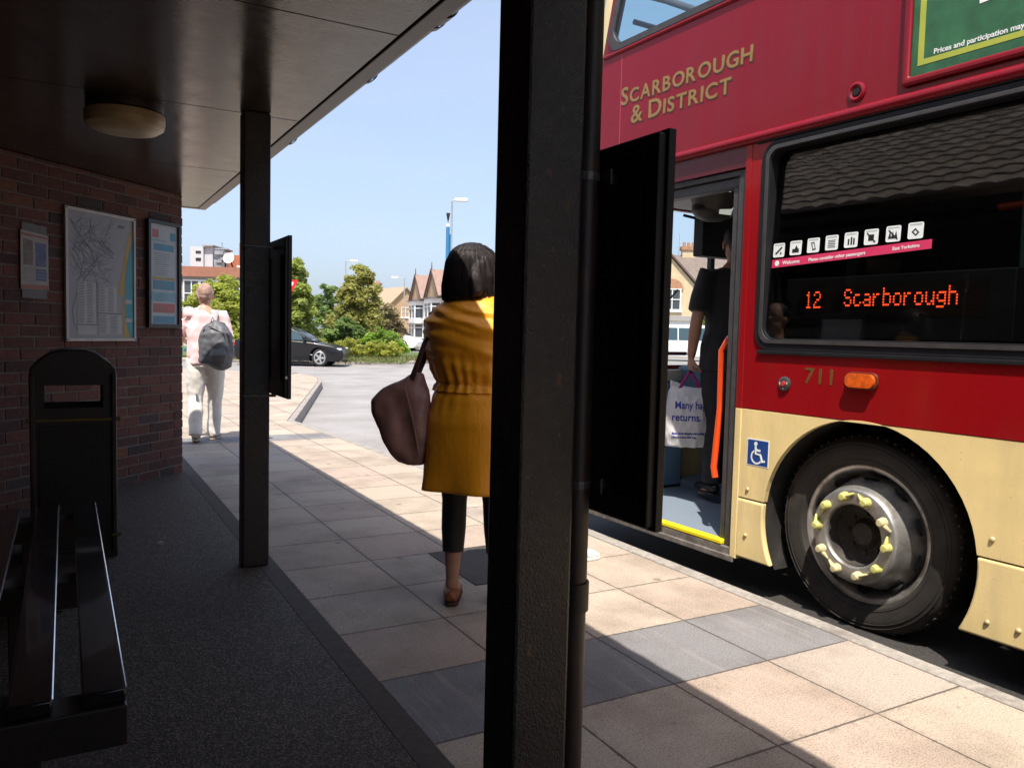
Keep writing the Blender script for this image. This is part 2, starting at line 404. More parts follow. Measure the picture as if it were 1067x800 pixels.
wl = wb.build('brick_wall', BRICK, sh, bevel=.004, seg=1, smooth=0, merge=False)
wm.build('mortar', MORTAR, wl, smooth=0)
mb = MB(); mb.box(-1.6, .1, 7.53, 7.62, 0, SOF); mb.box(-6, -1.55, 7.5, 7.6, 0, SOF); mb.build('rear_wall', M('rear_render', (.2, .16, .13), .9), sh, smooth=0)
mb = MB(); mb.box(-1.55, .86, -12.1, -12, 0, SOF); mb.build('unseen_end_wall', M('end_render', (.1, .06, .05), .9), sh, smooth=0)  # unseen wall behind the view, added to keep skylight out of the shelter
# soffit boards with gaps
def soffit_material():
    m, nt, b = nodes_of('soffit_gloss'); v = objvec(nt); L = nt.links
    f = noise_n(nt, v, 3.0, 6, .62, (3, 1, 1)); c = ramp_mix(nt, sharpen(nt, f, .3, .72), (.03, .021, .017), (.066, .048, .039))
    st = noise_n(nt, v, 14, 4, .7, (.35, 2, 1)); k = nt.nodes.new('ShaderNodeMix'); k.data_type = 'RGBA'; k.blend_type = 'MULTIPLY'
    L.new(sharpen(nt, st, .56, .66), k.inputs[0]); L.new(c, k.inputs[6]); k.inputs[7].default_value = (.35, .3, .28, 1)
    bl = noise_n(nt, v, 5, 6, .7); k2 = nt.nodes.new('ShaderNodeMix'); k2.data_type = 'RGBA'; k2.blend_type = 'MULTIPLY'; L.new(sharpen(nt, bl, .5, .72), k2.inputs[0]); L.new(k.outputs[2], k2.inputs[6]); k2.inputs[7].default_value = (.5, .45, .42, 1)
    L.new(k2.outputs[2], b.inputs['Base Color']); L.new(math_n(nt, 'ADD', math_n(nt, 'MULTIPLY', sharpen(nt, bl, .3, .75), .16), .12), b.inputs['Roughness'])
    b.inputs['Specular IOR Level'].default_value = .42
    bump_n(nt, noise_n(nt, v, 60, 4, .6, (.25, 2.5, 1)), b, .8, .0016)
    return m
SOFFIT = soffit_material()
ys = [-12, -9.1, -6.2, -4.0, -2.6, -1.33, 0.02, 1.34, 2.69, 4.05, 5.6, 7.5]
mb = MB()
for a, b_ in zip(ys, ys[1:]): mb.box(-1.7, 1.026, a+.003, b_-.003, SOF, SOF+.02)
mb.build('soffit', SOFFIT, sh, bevel=.002, smooth=0)
FASC = M('fascia_brown', (.045, .034, .028), .4, var=.25, scale=8)
mb = MB(); mb.box(1.034, 1.10, -12, 7.575, SOF-.004, SOF+.17); mb.box(-6, 1.032, 7.507, 7.573, SOF-.003, SOF+.16)
mb.box(-6, 1.02, -12, 7.5, SOF+.024, SOF+.06)
mb.build('fascia', FASC, sh, bevel=.004, smooth=0)
# half round gutter and its brackets
def halfgut(y0, y1, cx, cz, r): 
    T = frame3((1, 0, 0), (0, 0, 1), (0, -1, 0), (cx, y1, cz)); h = y1-y0
    g = MB(); g.lathe([(r, 0), (r, h), (r-.004, h), (r-.004, 0), (r, 0)], T, 14, math.pi, 2*math.pi); return g
GX, GZ = 1.162, SOF+.113
g = halfgut(-12, 7.62, GX, GZ, .048); gut = g.build('gutter', BLACKPAINT, sh)
for y in (-2.0, -.6, .75, 2.05, 2.72, 3.45, 4.85, 6.3):
    mb = halfgut(y-.018, y+.018, GX, GZ, .056); mb.box(1.102, 1.115, y-.012, y+.012, SOF+.06, SOF+.15); mb.build('gutter_bracket', BLACKPAINT, gut)
mb = halfgut(2.6, 2.68, GX, GZ, .054); mb.build('gutter_joint', BLACKPAINT, gut)
mb = MB(); mb.tube([(-6, 7.62, SOF+.10), (1.16, 7.62, SOF+.10)], .04, 12); mb.build('end_gutter', BLACKPAINT, sh)
# tiled roof: wavy pantiles in courses on the kerb side pitch, hipped at the far end
TILE = M('roof_pantile', (.48, .40, .33), .75, var=.35, scale=6, bump=.003, bscale=40, dirt=(.08, .07, .05), dscale=3)
mb = MB(); pitch = .62; x_eave, z_eave = 1.185, SOF+.185; run = 2.85; ncourse = 17
def roof_z(x): return z_eave+(x_eave-x)*pitch
for k in range(ncourse):
    xa = x_eave-k*run/ncourse; xb = x_eave-(k+1)*run/ncourse-.03
    yend = 7.66-(x_eave-xa)*1.0
    n = int((yend+5.5)/.034); vs_ = []
    for i in range(n+1):
        y = -5.5+(yend+5.5)*i/n; wv = .022*abs(math.sin(math.pi*y/.19))**.8
        vs_ += [(xa, y, roof_z(xa)+.012), (xa, y, roof_z(xa)+.028+wv), (xb, y, roof_z(xb)+.012+wv*.9)]
    mb.add(vs_, [(3*i+q, 3*i+3+q, 3*i+4+q, 3*i+1+q) for i in range(n) for q in (0, 1)])
mb.add([(x_eave, 7.66, z_eave), (x_eave-run, 7.66-run, roof_z(x_eave-run)), (-4.5, 7.66-run, roof_z(x_eave-run)), (-6, 7.66, z_eave)], [(0, 1, 2, 3)])
mb.add([(x_eave-run, 7.66-run, roof_z(x_eave-run)), (x_eave-run, -5.5, roof_z(x_eave-run)), (-4.5, -5.5, z_eave), (-4.5, 7.66-run, roof_z(x_eave-run))], [(0, 1, 2, 3)])
mb.build('tiled_roof', TILE, sh, smooth=50)
mb = MB(); mb.tube([(x_eave-run, -5.5, roof_z(x_eave-run)+.02), (x_eave-run, 7.66-run, roof_z(x_eave-run)+.02)], .11, 10); mb.tube([(x_eave-run, 7.66-run, roof_z(x_eave-run)+.02), (x_eave, 7.68, z_eave+.05)], .09, 10)
mb.build('ridge_tiles', TILE, sh)
# posts: boxed steel, facing strip, foot plate
def post(y0, y1, x0=.75, x1=.877):
    mb = MB(); mb.box(x0, x1, y0, y1, .006, SOF-.001)
    p = mb.build('post', POSTPAINT, sh, bevel=.007, smooth=0)
    return p
pn = post(1.297, 1.421); pf = post(3.985, 4.085)
for y in (-1.35, -4.0): post(y, y+.124)
STRAP = M('painted_strap', (.10, .10, .10), .4, metal=.5, var=.6, scale=60)
# strap clips round the far post that carry the timetable case
for z in (.855, 1.578):
    mb = MB(); mb.box(.747, .88, 3.979, 3.984, z-.004, z+.002); mb.box(.8785, .906, 3.98, 4.0, z-.008, z+.006)
    mb.build('strap_clip', STRAP, pf, bevel=.001, smooth=0)
# rainwater pipe on the near post with collars and clips
RUSTY = M('painted_iron_pipe', (.022, .014, .011), .45, var=.5, scale=14, stretch=(1, 1, .3), dirt=(.07, .03, .015), dscale=6, bump=.0006)
px_, py_ = .915, 1.352
mb = MB(); mb.tube([(px_, py_, .006), (px_, py_, 2.1), (px_+.06, py_, 2.19), (1.15, py_, 2.29)], .0315, 20)
pipe = mb.build('rainwater_pipe', RUSTY, sh)
for z in (.62, 1.93): mb = MB(); mb.cyl((px_, py_, z), (px_, py_, z+.06), .0365, n=20); mb.build('pipe_collar', RUSTY, pipe)
for z in (.885, 1.505):
    mb = MB(); mb.cyl((px_, py_, z-.008), (px_, py_, z+.008), .0335, n=20); mb.box(px_+.028, .984, py_-.03, py_-.022, z-.009, z+.009); mb.box(px_+.03, .95, py_-.05, py_-.018, z-.016, z+.014)
    mb.build('pipe_clip', STRAP, pipe, smooth=0)

# ------------------------------------------------------------------ timetable cases on the posts
PAPER = M('printed_sheet', (.55, .55, .53), .6, var=.1)
def timetable_case(name, label, x, yc, half, z0, z1, th):
    t = thing(name, label, 'timetable case', (x, yc, z0)); h = z1-z0
    mb = MB(); mb.box(0, th, -half, half, 0, h); mb.build('case', BLACKFLAT, t, bevel=.004, smooth=0)
    mb = MB(); T = frame3((0, 1, 0), (0, 0, 1), (1, 0, 0), (0, 0, 0))
    mb.prism([(-half-.008, -.008), (half+.008, -.008), (half+.008, h+.008), (-half-.008, h+.008)], th-.012, th+.006, T, [[(-half+.025, .025), (half-.025, .025), (half-.025, h-.025), (-half+.025, h-.025)]])
    mb.build('frame', BLACKFLAT, t, bevel=.002, smooth=0)
    mb = MB(); mb.box(th+.0005, th+.0015, -half+.03, half-.03, .03, h-.03); mb.build('printed_timetable', PAPER, t, smooth=0)
    mb = MB()
    for y in (-half*.6, half*.6): mb.box(-.006, 0, y-.02, y+.02, .08, h-.08)
    mb.build('back_batten', BLACKFLAT, t, smooth=0)
    if half > .17:
        mb = MB(); mb.cyl((.01, -half-.001, .095), (.01, -half-.006, .095), .007, n=10); mb.build('lock', STEEL, t)
    return t
timetable_case('timetable_case', 'large black timetable case seen from its back beside the open bus door', .985, 1.36, .155, .815, 1.578, .030)
timetable_case('timetable_case', 'black timetable case fixed to the far thin shelter post', .907, 4.02, .2, .857, 1.616, .026)

# ------------------------------------------------------------------ ceiling light
cl = thing('ceiling_light', 'round yellowed bulkhead light on the shelter ceiling', 'ceiling light', (.255, 4.2, SOF))
Tc = frame3((1, 0, 0), (0, -1, 0), (0, 0, -1), (0, 0, 0))
mb = MB(); mb.lathe([(0, .0005), (.165, .0005), (.168, .01), (.166, .04), (.155, .046), (0, .046)], Tc, 40); mb.build('base_ring', M('dark_brown_plastic', (.035, .022, .017), .4), cl)
mb = MB(); mb.lathe([(.15, .046), (.172, .05), (.174, .075), (.171, .078), (.174, .081), (.168, .108), (.14, .128), (.07, .137), (0, .138)], Tc, 40); mb.build('diffuser', M('yellowed_diffuser', (.46, .36, .20), .35, var=.2, scale=8, dirt=(.2, .13, .07), dscale=8), cl)

# ------------------------------------------------------------------ notices on the angled wall  (u along the wall from the corner, negative to the left)
WN = Vector((.7071, -.7071, 0)); WT = Vector((.7071, .7071, 0)); W0 = Vector((.82, 6.85, 0))
def wall_frame(u, z, off): 
    p = W0+WT*u+WN*off; return frame3(WT, (0, 0, 1), WN, (p.x, p.y, z))
def flat(T, u0, u1, v0, v1, h0, h1): 
    mb = MB(); mb.prism([(u0, v0), (u1, v0), (u1, v1), (u0, v1)], h0, h1, T); return mb
def wall_thing(name, label, cat, u, z, off=.004):
    p = W0+WT*u+WN*off; t = thing(name, label, cat, (p.x, p.y, z), R(45)); return t
WF = frame3((1, 0, 0), (0, 0, 1), (0, -1, 0), (0, 0, 0))     # local: x along wall, y up, out of the wall
WHITEFRAME = M('white_frame', (.42, .40, .37), .4, var=.1, dirt=(.3, .27, .24))
def framed(t, w_, h_, fr, fmat, depth, shmat):
    mb = MB(); mb.prism([(0, 0), (w_, 0), (w_, h_), (0, h_)], 0, depth, WF, [[(fr, fr), (w_-fr, fr), (w_-fr, h_-fr), (fr, h_-fr)]]); mb.build('frame', fmat, t, bevel=.003, smooth=0)
    return flat(WF, fr*.9, w_-fr*.9, fr*.9, h_-fr*.9, .003, depth*.5).build('sheet', shmat, t, smooth=0)
# town map
MAPW, MAPH = .635, .888
t = wall_thing('town_map', 'large white-framed street map with blue sea and yellow shore on brick', 'map', -1.168, 1.064)
PALE = M('map_paper', (.235, .235, .25), .45, var=.08, scale=5)
ms = framed(t, MAPW, MAPH, .022, WHITEFRAME, .018, PALE)
H = .0095
def art(name, polys, mat, parent, h=H):
    mb = MB()
    for p in polys: mb.prism(p, h, h+.0004, WF)
    return mb.build(name, mat, parent, smooth=0)
def arts(name, polys, mat, parent, h=H):
    for p in polys: art(name, [p], mat, parent, h)
SAND = M('map_sand', (.36, .23, .045), .5, var=.1); SEA = M('map_sea', (.03, .24, .30), .5, var=.1); INK = M('map_ink', (.09, .09, .12), .5); LIGHTP = M('map_panel', (.33, .33, .33), .5, var=.05)
shore = [(.602, .80), (.585, .77), (.56, .72), (.535, .63), (.515, .54), (.50, .46), (.475, .38), (.465, .345)]
art('shore', [[(.613, .81)]+shore+[(.465, .33), (.52, .33), (.505, .22), (.52, .10), (.515, .024), (.613, .024)]], SAND, ms)
art('sea', [[(.613, .77), (.60, .71), (.575, .64), (.555, .55), (.54, .46), (.53, .38), (.53, .21), (.55, .11), (.575, .05), (.585, .026), (.6125, .026)]], SEA, ms, H+.0008)
roads = []
def road_line(pts, wd):
    for (a, b_), (c, d) in zip(pts, pts[1:]):
        L = math.hypot(c-a, d-b_) or 1; nx, ny = -(d-b_)/L*wd, (c-a)/L*wd
        roads.append([(a-nx, b_-ny), (c-nx, d-ny), (c+nx, d+ny), (a+nx, b_+ny)])
r2 = random.Random(3)
for i in range(95):
    a = (r2.uniform(.05, .36), r2.uniform(.38, .78)); an = r2.choice((.6, -.75, 2.2, .1))+r2.uniform(-.25, .25); p = [a]
    for k in range(3):
        an += r2.uniform(-.4, .4); s = r2.uniform(.03, .09); q = (p[-1][0]+s*math.cos(an), p[-1][1]+s*math.sin(an))
        if .03 < q[0] < .45 and .36 < q[1] < .85: p.append(q)
    if len(p) > 1: road_line(p, r2.choice((.0006, .0008, .0013)))
road_line([(.05, .80), (.12, .72), (.22, .62), (.26, .52), (.16, .42), (.1, .33), (.06, .22), (.07, .12), (.12, .05), (.25, .06)], .0025)
art('street_lines', roads, INK, ms, H+.0002)
arts('index_panel', [[(.10, .12), (.265, .12), (.265, .40), (.10, .40)], [(.285, .20), (.455, .20), (.455, .375), (.285, .375)], [(.285, .05), (.50, .05), (.50, .185), (.285, .185)], [(.10, .045), (.265, .045), (.265, .108), (.10, .108)]], LIGHTP, ms, H+.0006)
lines = []
for (a, b_, c, d) in ((.108, .128, .258, .392), (.292, .208, .448, .367), (.292, .058, .492, .178)):
    y = b_
    while y < d:
        for q in range(2):
            m0 = a+(c-a)*q/2; lines.append([(m0, y), (m0+(c-a)*r2.uniform(.25, .44), y), (m0+(c-a)*.3, y+.0035), (m0, y+.0035)])
        y += .0105
for (a, b_, c, d) in ((.268, .11, .272, .40), (.28, .192, .50, .196), (.10, .109, .27, .1125)): lines.append([(a, b_), (c, b_), (c, d), (a, d)])
art('index_lines', lines, INK, ms, H+.0012)
arts('sea_label', [[(.535, .27), (.60, .27), (.60, .298), (.535, .298)], [(.535, .135), (.60, .135), (.60, .163), (.535, .163)]], LIGHTP, ms, H+.0014)
art('title_block', [[(.47, .80), (.485, .80), (.485, .82), (.47, .82)], [(.49, .80), (.51, .80), (.51, .82), (.49, .82)], [(.515, .80), (.53, .80), (.53, .82), (.515, .82)]], INK, ms, H+.0006)
for x in (.012, MAPW-.012):
    for y in (.012, MAPH-.012): screws = MB(); screws.cyl(WF @ Vector((x, y, .018)), WF @ Vector((x, y, .0205)), .0045, n=8); screws.build('corner_screw', DARKHOLE, t)
# timetable poster in a black frame
t = wall_thing('timetable_poster', 'tall narrow timetable with blue bands in black frame near the wall corner', 'timetable', -.415, 1.165)
ps = framed(t, .36, .81, .028, BLACKFLAT, .03, M('poster_paper', (.33, .36, .38), .4, var=.06))
BLU = M('poster_blue', (.06, .22, .33), .5, var=.1); PBL = M('poster_pale_blue', (.16, .30, .38), .5); GOLD = M('poster_gold', (.33, .25, .07), .5); REDP = M('poster_red', (.36, .10, .09), .5)
hh = .0158
arts('blue_band', [[(.07, .585), (.29, .585), (.29, .635), (.07, .635)], [(.06, .29), (.30, .29), (.30, .36), (.06, .36)], [(.06, .035), (.30, .035), (.30, .09), (.06, .09)], [(.25, .67), (.31, .67), (.31, .73), (.25, .73)]], BLU, ps, hh)
arts('pale_band', [[(.045, .20), (.315, .20), (.315, .27), (.045, .27)], [(.045, .655), (.2, .655), (.2, .665), (.045, .665)]], PBL, ps, hh)
art('gold_band', [[(.06, .365), (.30, .365), (.30, .385), (.06, .385)]], GOLD, ps, hh)
arts('red_band', [[(.06, .115), (.30, .115), (.30, .185), (.06, .185)], [(.055, .68), (.12, .68), (.12, .74), (.055, .74)]], REDP, ps, hh)
pl = []
for y in [.40+.016*i for i in range(11)]+[.205+.014*i for i in range(4)]+[.125, .14, .155, .05, .065, .30, .315, .33, .345]:
    pl.append([(.075, y), (.075+r2.uniform(.1, .2), y), (.075+r2.uniform(.1, .2), y+.004), (.075, y+.004)])
art('print_lines', pl, PBL if False else M('poster_ink', (.12, .15, .2), .5), ps, hh+.0006)
# small taped notice
t = wall_thing('small_notice', 'small curling notice with two pictures on brick beside the map', 'notice', -1.50, 1.37)
GREYB = M('grey_backing', (.11, .105, .105), .6)
mb = MB(); mb.prism([(.012, -.035), (.196, -.04), (.2, .42), (.015, .43)], .001, .003, WF); mb.build('backing', GREYB, t, smooth=0)
mb = MB(); mb.prism([(0, .018), (.207, .022), (.205, .365), (.002, .382)], .006, .0068, WF); nsht = mb.build('sheet', M('notice_paper', (.30, .27, .26), .6, var=.08), t, smooth=0)
hn = .0072; NINK = M('notice_ink', (.2, .18, .2), .5)
arts('red_strip', [[(.004, .02), (.203, .024), (.203, .05), (.004, .046)], [(.006, .352), (.201, .34), (.201, .352), (.006, .366)]], M('notice_red', (.26, .075, .045), .5), nsht, hn)
art('picture', [[(.02, .17), (.09, .17), (.09, .32), (.02, .33)]], M('notice_photo_brown', (.13, .085, .065), .5, var=.5, scale=40), nsht, hn)
art('picture', [[(.11, .165), (.19, .165), (.19, .31), (.11, .315)]], M('notice_photo_blue', (.05, .07, .17), .5, var=.6, scale=30), nsht, hn)
art('blue_caption', [[(.11, .075), (.19, .075), (.19, .15), (.11, .15)]], M('notice_blue', (.05, .08, .2), .5), nsht, hn)
art('print_lines', [[(.02, y), (.09, y), (.09, y+.005), (.02, y+.005)] for y in (.07, .085, .10, .115, .13, .145)], NINK, nsht, hn+.0006)
art('print_lines', [[(.117, y), (.183, y), (.183, y+.006), (.117, y+.006)] for y in (.09, .11, .13)], NINK, nsht, hn+.0006)

# ------------------------------------------------------------------ litter bin
BINBLK = M('bin_plastic', (.02, .017, .016), .42, var=.3, scale=30, bump=.0006, bscale=120)
t = thing('litter_bin', 'black round-topped litter bin with gold band by the brick wall', 'litter bin', (.035, 4.45, .006))
def binsec(hw, z0, zs, r): 
    return [(-hw, z0), (hw, z0)]+[(hw*math.cos(R(a))*1.0, zs+r*math.sin(R(a))) for a in range(0, 181, 15)]
T = frame3((1, 0, 0), (0, 0, 1), (0, -1, 0), (0, 0, 0))
FACE = M('bin_panel', (.010, .009, .009), .5, var=.3)
sec = [(-.182, .04), (.182, .04), (.190, .92), (.186, .955), (.165, .985), (.10, 1.035), (.05, 1.05), (-.05, 1.05), (-.10, 1.035), (-.165, .985), (-.186, .955), (-.190, .92)]
slot = [(-.128, .765), (.128, .765), (.128, .875), (-.128, .875)]
mb = MB(); mb.prism(sec, -.02, 0, T, [slot]); mb.prism(sec, -.36, -.34, T, [slot])
mb.prism(sec, -.34, -.02, T, [[(u*.93, .05+(v-.04)*.965) for u, v in sec]]); mb.box(-.17, .17, .03, .33, .05, .70)
mb.build('body', BINBLK, t, bevel=.008)
mb = MB(); mb.prism([(-.150, .06), (.150, .06), (.150, .68), (-.150, .68)], 0, .006, T); mb.build('door_panel', FACE, t, bevel=.004, smooth=0)
mb = MB()
for s in (-1, 1): mb = MB(); mb.box(s*.176-.012, s*.176+.012, -.022, .0, .04, .93); mb.build('corner_rail', BINBLK, t, bevel=.006, smooth=0)
GOLDB = M('bin_gold_band', (.14, .105, .02), .5, var=.3)
mb = MB(); mb.box(-.165, .165, -.027, -.003, .70, .714); mb.build('band', GOLDB, t, bevel=.003, smooth=0)
for z in (.707, .12):
    for s in (-1, 1):
        mb = MB(); mb.cyl((s*.186, -.012, z), (s*.204, -.012, z), .013, n=12); mb.build('hinge_knob', GOLDB, t)
mb = MB(); mb.box(.16, .186, -.026, -.022, .115, .127); mb.build('lower_band', GOLDB, t, smooth=0)
mb = MB(); mb.box(-.19, .19, .01, .35, 0, .04); mb.build('foot', BINBLK, t, smooth=0)
mb = MB()
for s in (-1, 1): mb.prism([(s*.128, .762), (s*.134, .762), (s*.134, .88), (s*.128, .88)], -.005, .004, T)
mb.box(-.134, .134, -.004, .004, .876, .882); mb.box(-.134, .134, -.004, .004, .758, .764); mb.build('slot_rim', BINBLK, t, smooth=0)

# ------------------------------------------------------------------ bench
SLAT = M('bench_gloss', (.010, .010, .014), .22, var=.3, scale=25, stretch=(4, .4, 1), bump=.0005, bscale=60, coat=.6)
EDGE = M('bench_edge_glint', (.85, .88, .92), .22, metal=1, var=.2)
t = thing('slatted_bench', 'long black bench with three slats and edge glints built as bright strips', 'bench', (0, 1.83, 0))
Lb = 2.0
for x0, x1 in ((.023, .106), (-.110, -.030), (-.243, -.166), (-.376, -.299)):
    mb = MB(); mb.box(x0, x1, 0, Lb, .388, .418); s = mb.build('slat', SLAT, t, bevel=.004, smooth=30)
    mb = MB(); mb.tube([(x1-.0005, .004, .4165), (x1-.0005, Lb-.004, .4165)], .0034, 8); mb.build('edge_glint', EDGE, s)  # sky glint on the rounded slat edge, built as a bright strip
for y in (.035, 1.0, 1.9):
    mb = MB(); mb.box(-.40, .108, y-.05, y+.05, .30, .387); mb.build('crossbar', BINBLK, t, bevel=.004, smooth=0)
    mb = MB(); mb.box(-.16, -.05, y-.035, y+.035, .012, .30); lg = mb.build('leg', BLACKPAINT, t, bevel=.004, smooth=0)
    mb = MB(); mb.box(-.19, -.02, y-.06, y+.06, .006, .014); mb.build('foot_plate', BLACKPAINT, lg, smooth=0)

# scraps of litter under the bench
SCRAP = M('paper_scrap', (.5, .48, .44), .8)
for (x, y, a), lab in zip(((-.135, 3.93, .3), (.44, 4.62, 1.1)), ('crumpled paper scrap between bench and litter bin', 'tiny pale scrap on the dark floor right of the litter bin')):
    mb = MB(); n_ = 6
    pts = [(.016*(1+.3*rnd.random())*math.cos(a+q), .01*math.sin(a+q), .004+.008*rnd.random()) for q in [i*math.pi/3 for i in range(6)]]
    mb.add(pts+[(0, 0, .016)], [(i, (i+1) % 6, 6) for i in range(6)]); mb.add([(p[0], p[1], 0) for p in pts], [(0, 1, 2, 3, 4, 5)])
    tag(mb.build('paper_scrap', SCRAP, smooth=0, loc=(x, y, .006)), lab, 'litter')
# ------------------------------------------------------------------ double decker bus   (local: y forward, x away from the kerb)
bus = thing('double_decker_bus', 'red and cream double decker bus at the kerb with open door', 'bus', (3.155, 2.2, 0), R(1.9))
BR = M('bus_red', (.205, .0045, .014), .35, var=.06, scale=3, coat=.12, spec=.22, dirt=(.18, .006, .013), dscale=1.5, streak=(.15, .03, .035))
BRL = M('bus_red_lower', (.25, .003, .006), .33, var=.05, scale=3, coat=.15, spec=.25, streak=(.17, .03, .02))
BC = M('bus_cream', (.80, .62, .29), .35, var=.06, scale=3, coat=.4, dirt=(.68, .53, .25), dscale=2.5, streak=(.42, .33, .19))
SEAL = M('window_rubber', (.011, .011, .013), .55, var=.2, spec=.22)
GREYSEAL = M('grey_window_frame', (.04, .037, .037), .5, var=.25, scale=18)
BGLASS = glass('bus_tinted_glass', (.62, .64, .64), .02, 1.44)
CLEARG = glass('bus_windscreen', (.9, .94, .94), .0, 1.45)
UPG = glass('upper_deck_glass', (.80, .90, .92), .0, 1.5)
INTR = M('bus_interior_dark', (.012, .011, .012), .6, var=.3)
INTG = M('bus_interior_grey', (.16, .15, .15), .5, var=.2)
TS = frame3((0, 1, 0), (0, 0, 1), (-1, 0, 0), (0, 0, 0))
def side(loop, h0, h1, holes=()):
    mb = MB(); mb.prism(loop, h0, h1, TS, holes); return mb
def rect(u0, u1, v0, v1): return [(u0, v0), (u1, v0), (u1, v1), (u0, v1)]
REAR, W_ = -7.9, 2.5
# --- lower saloon, near side
wins = [(-1.06, .79)]+[(-1.06-1.5*(i+1)-.06*i-.04, -1.06-.04-1.5*i-.06*i) for i in range(4)]
win0, win1 = 1.135, 2.188
holes = [rrect(a+.028, b-.028, win0+.028, win1-.02, .07) for a, b in wins]
body = side(rect(REAR, .875, .826, 2.205), -.05, 0, holes).build('red_side_panel', BRL, bus, bevel=.003, smooth=0)
def lean(o):
    """saloon glass leans inwards towards the top"""
    for v in o.data.vertices: v.co.x += max(0, v.co.z-1.19)*.052
    return o
for i, (a, b) in enumerate(wins):
    fr = side(rrect(a, b, win0, win1, .095), -.085, .012, [rrect(a+.058, b-.058, win0+.062, win1-.05, .06)]).build('saloon_window', SEAL, bus, bevel=.006, smooth=0)
    side(rrect(a+.03, b-.03, win0+.035, win1-.025, .065), .0125, .019, [rrect(a+.052, b-.052, win0+.056, win1-.044, .062)]).build('frame', GREYSEAL, fr, bevel=.004, smooth=0)
    lean(side(rrect(a+.05, b-.05, win0+.055, win1-.045, .06), -.006, 0).build('pane', BGLASS, fr, smooth=0))
    side(rect(a+.02, b-.02, win0-.02, win0+.0), .001, .014).build('sill', SEAL, fr, bevel=.004, smooth=0)
# --- skirt panels in cream with the wheel arch
AC, AZ, AR = .150, .287, .545
def arch(a0, a1, n=26, r=AR): return [(AC+r*math.cos(R(a0+(a1-a0)*i/n)), AZ+r*math.sin(R(a0+(a1-a0)*i/n))) for i in range(n+1)]
up = [(REAR, .352), (REAR, .822), (.870, .822), (.870, .300)]+[p for p in arch(1.5, 180-7) if True][::1]
a_ = arch(0, 180); a_ = [p for p in a_]
AC2 = -5.35
def notch(c, z, r=AR):
    """arch points above height z, front to back"""
    s0 = math.degrees(math.asin(max(-1, min(1, (z-AZ)/r))))
    return [(c+r*math.cos(R(s0+(180-2*s0)*i/28)), AZ+r*math.sin(R(s0+(180-2*s0)*i/28))) for i in range(29)]
cu = [(.870, .822), (.870, .352)]+notch(AC, .352)+notch(AC2, .352)+[(REAR, .352), (REAR, .822)]
side(cu, -.03, .001).build('cream_side_panel', BC, bus, bevel=.005, smooth=0)
def skirt(u0, u1, cut0=None, cut1=None, name='cream_skirt'):
    lo, hi = .028, .346
    def ends(c, sgn):
        pts = []
        for i in range(9):
            z = lo+(hi-lo)*i/8; pts.append((c+sgn*math.sqrt(AR*AR-(z-AZ)**2), z))
        return pts
    left = ends(cut0, 1) if cut0 is not None else [(u0, lo), (u0, hi)]
    right = ends(cut1, -1) if cut1 is not None else [(u1, lo), (u1, hi)]
    return side(left[::-1]+right, -.03, .004).build(name, BC, bus, bevel=.011, seg=3, smooth=30)
sk = skirt(0, 0, AC2, AC)
skirt(REAR, 0, None, AC2)
skirt(0, .868, AC, None)
def stud_at(s, z, h, parent):
    mb = MB(); mb.lathe([(.0115, 0), (.0105, .004), (.006, .008), (0, .009)], frame3((0, 1, 0), (0, 0, 1), (-1, 0, 0), (-h, s, z)), 12); mb.build('stud', M_STUD, parent)
M_STUD = M('cream_stud', (.5, .40, .20), .35, metal=.3, var=.2)
for s, z, h in [(-.447, .428, .001), (-.449, .097, .004), (-.566, .102, .004), (-.75, .1, .004), (-.9, .43, .001), (.80, .155, .004), (.80, .40, .001)]: stud_at(s, z, h, sk)
LINER = M('arch_liner', (.012, .010, .009), .8, var=.4, dirt=(.05, .042, .035))
# splash lip seen inside the arch and dark liner
mb = MB()
for c in (AC, AC2):
    n = 30; vs_ = []
    for i in range(n+1):
        a = R(-30+240*i/n)
        for x in (.028, .62): vs_.append((x, c+(AR+.004)*math.cos(a), AZ+(AR+.004)*math.sin(a)))
    mb.add(vs_, [(2*i, 2*i+1, 2*i+3, 2*i+2) for i in range(n)])
    mb.box(.6, .63, c-.6, c+.6, .0, .86); mb.build('wheel_arch_liner', LINER, bus, smooth=60); mb = MB()
mb = MB(); mb.box(.20, .23, .60, .69, .10, .335); mb.build('mud_flap', M('dirty_flap', (.07, .062, .055), .85, var=.3), bus, bevel=.01)
# --- panel between decks, waist rails
def nose(z): return 2.16+(2.985-z)*.10 if z < 2.985 else 2.16-(z-2.985)*.26
side([(REAR, 2.20), (2.20, 2.20), (2.19, 2.45), (2.165, 2.983), (REAR, 2.983)], -.05, .002).build('red_upper_panel', BR, bus, bevel=.002, smooth=0)
mb = MB(); mb.tube([(-.006, REAR, 2.226), (-.006, 2.17, 2.226)], (.024, .027), 14, ref=(0, 0, 1)); mb.build('drip_rail', BR, bus)
mb = MB(); mb.tube([(-.002, REAR, 2.200), (-.002, .83, 2.200)], .010, 10); mb.build('dark_gasket', SEAL, bus)
mb = MB(); mb.tube([(-.004, REAR, 2.985), (-.004, 2.15, 2.985)], (.013, .013), 12, ref=(0, 0, 1)); mb.build('waist_moulding', BR, bus)
side(rect(1.9695, 1.9735, 2.252, 2.97), .0005, .0028).build('panel_joint', M('joint_shine', (.45, .06, .09), .3), bus, smooth=0)
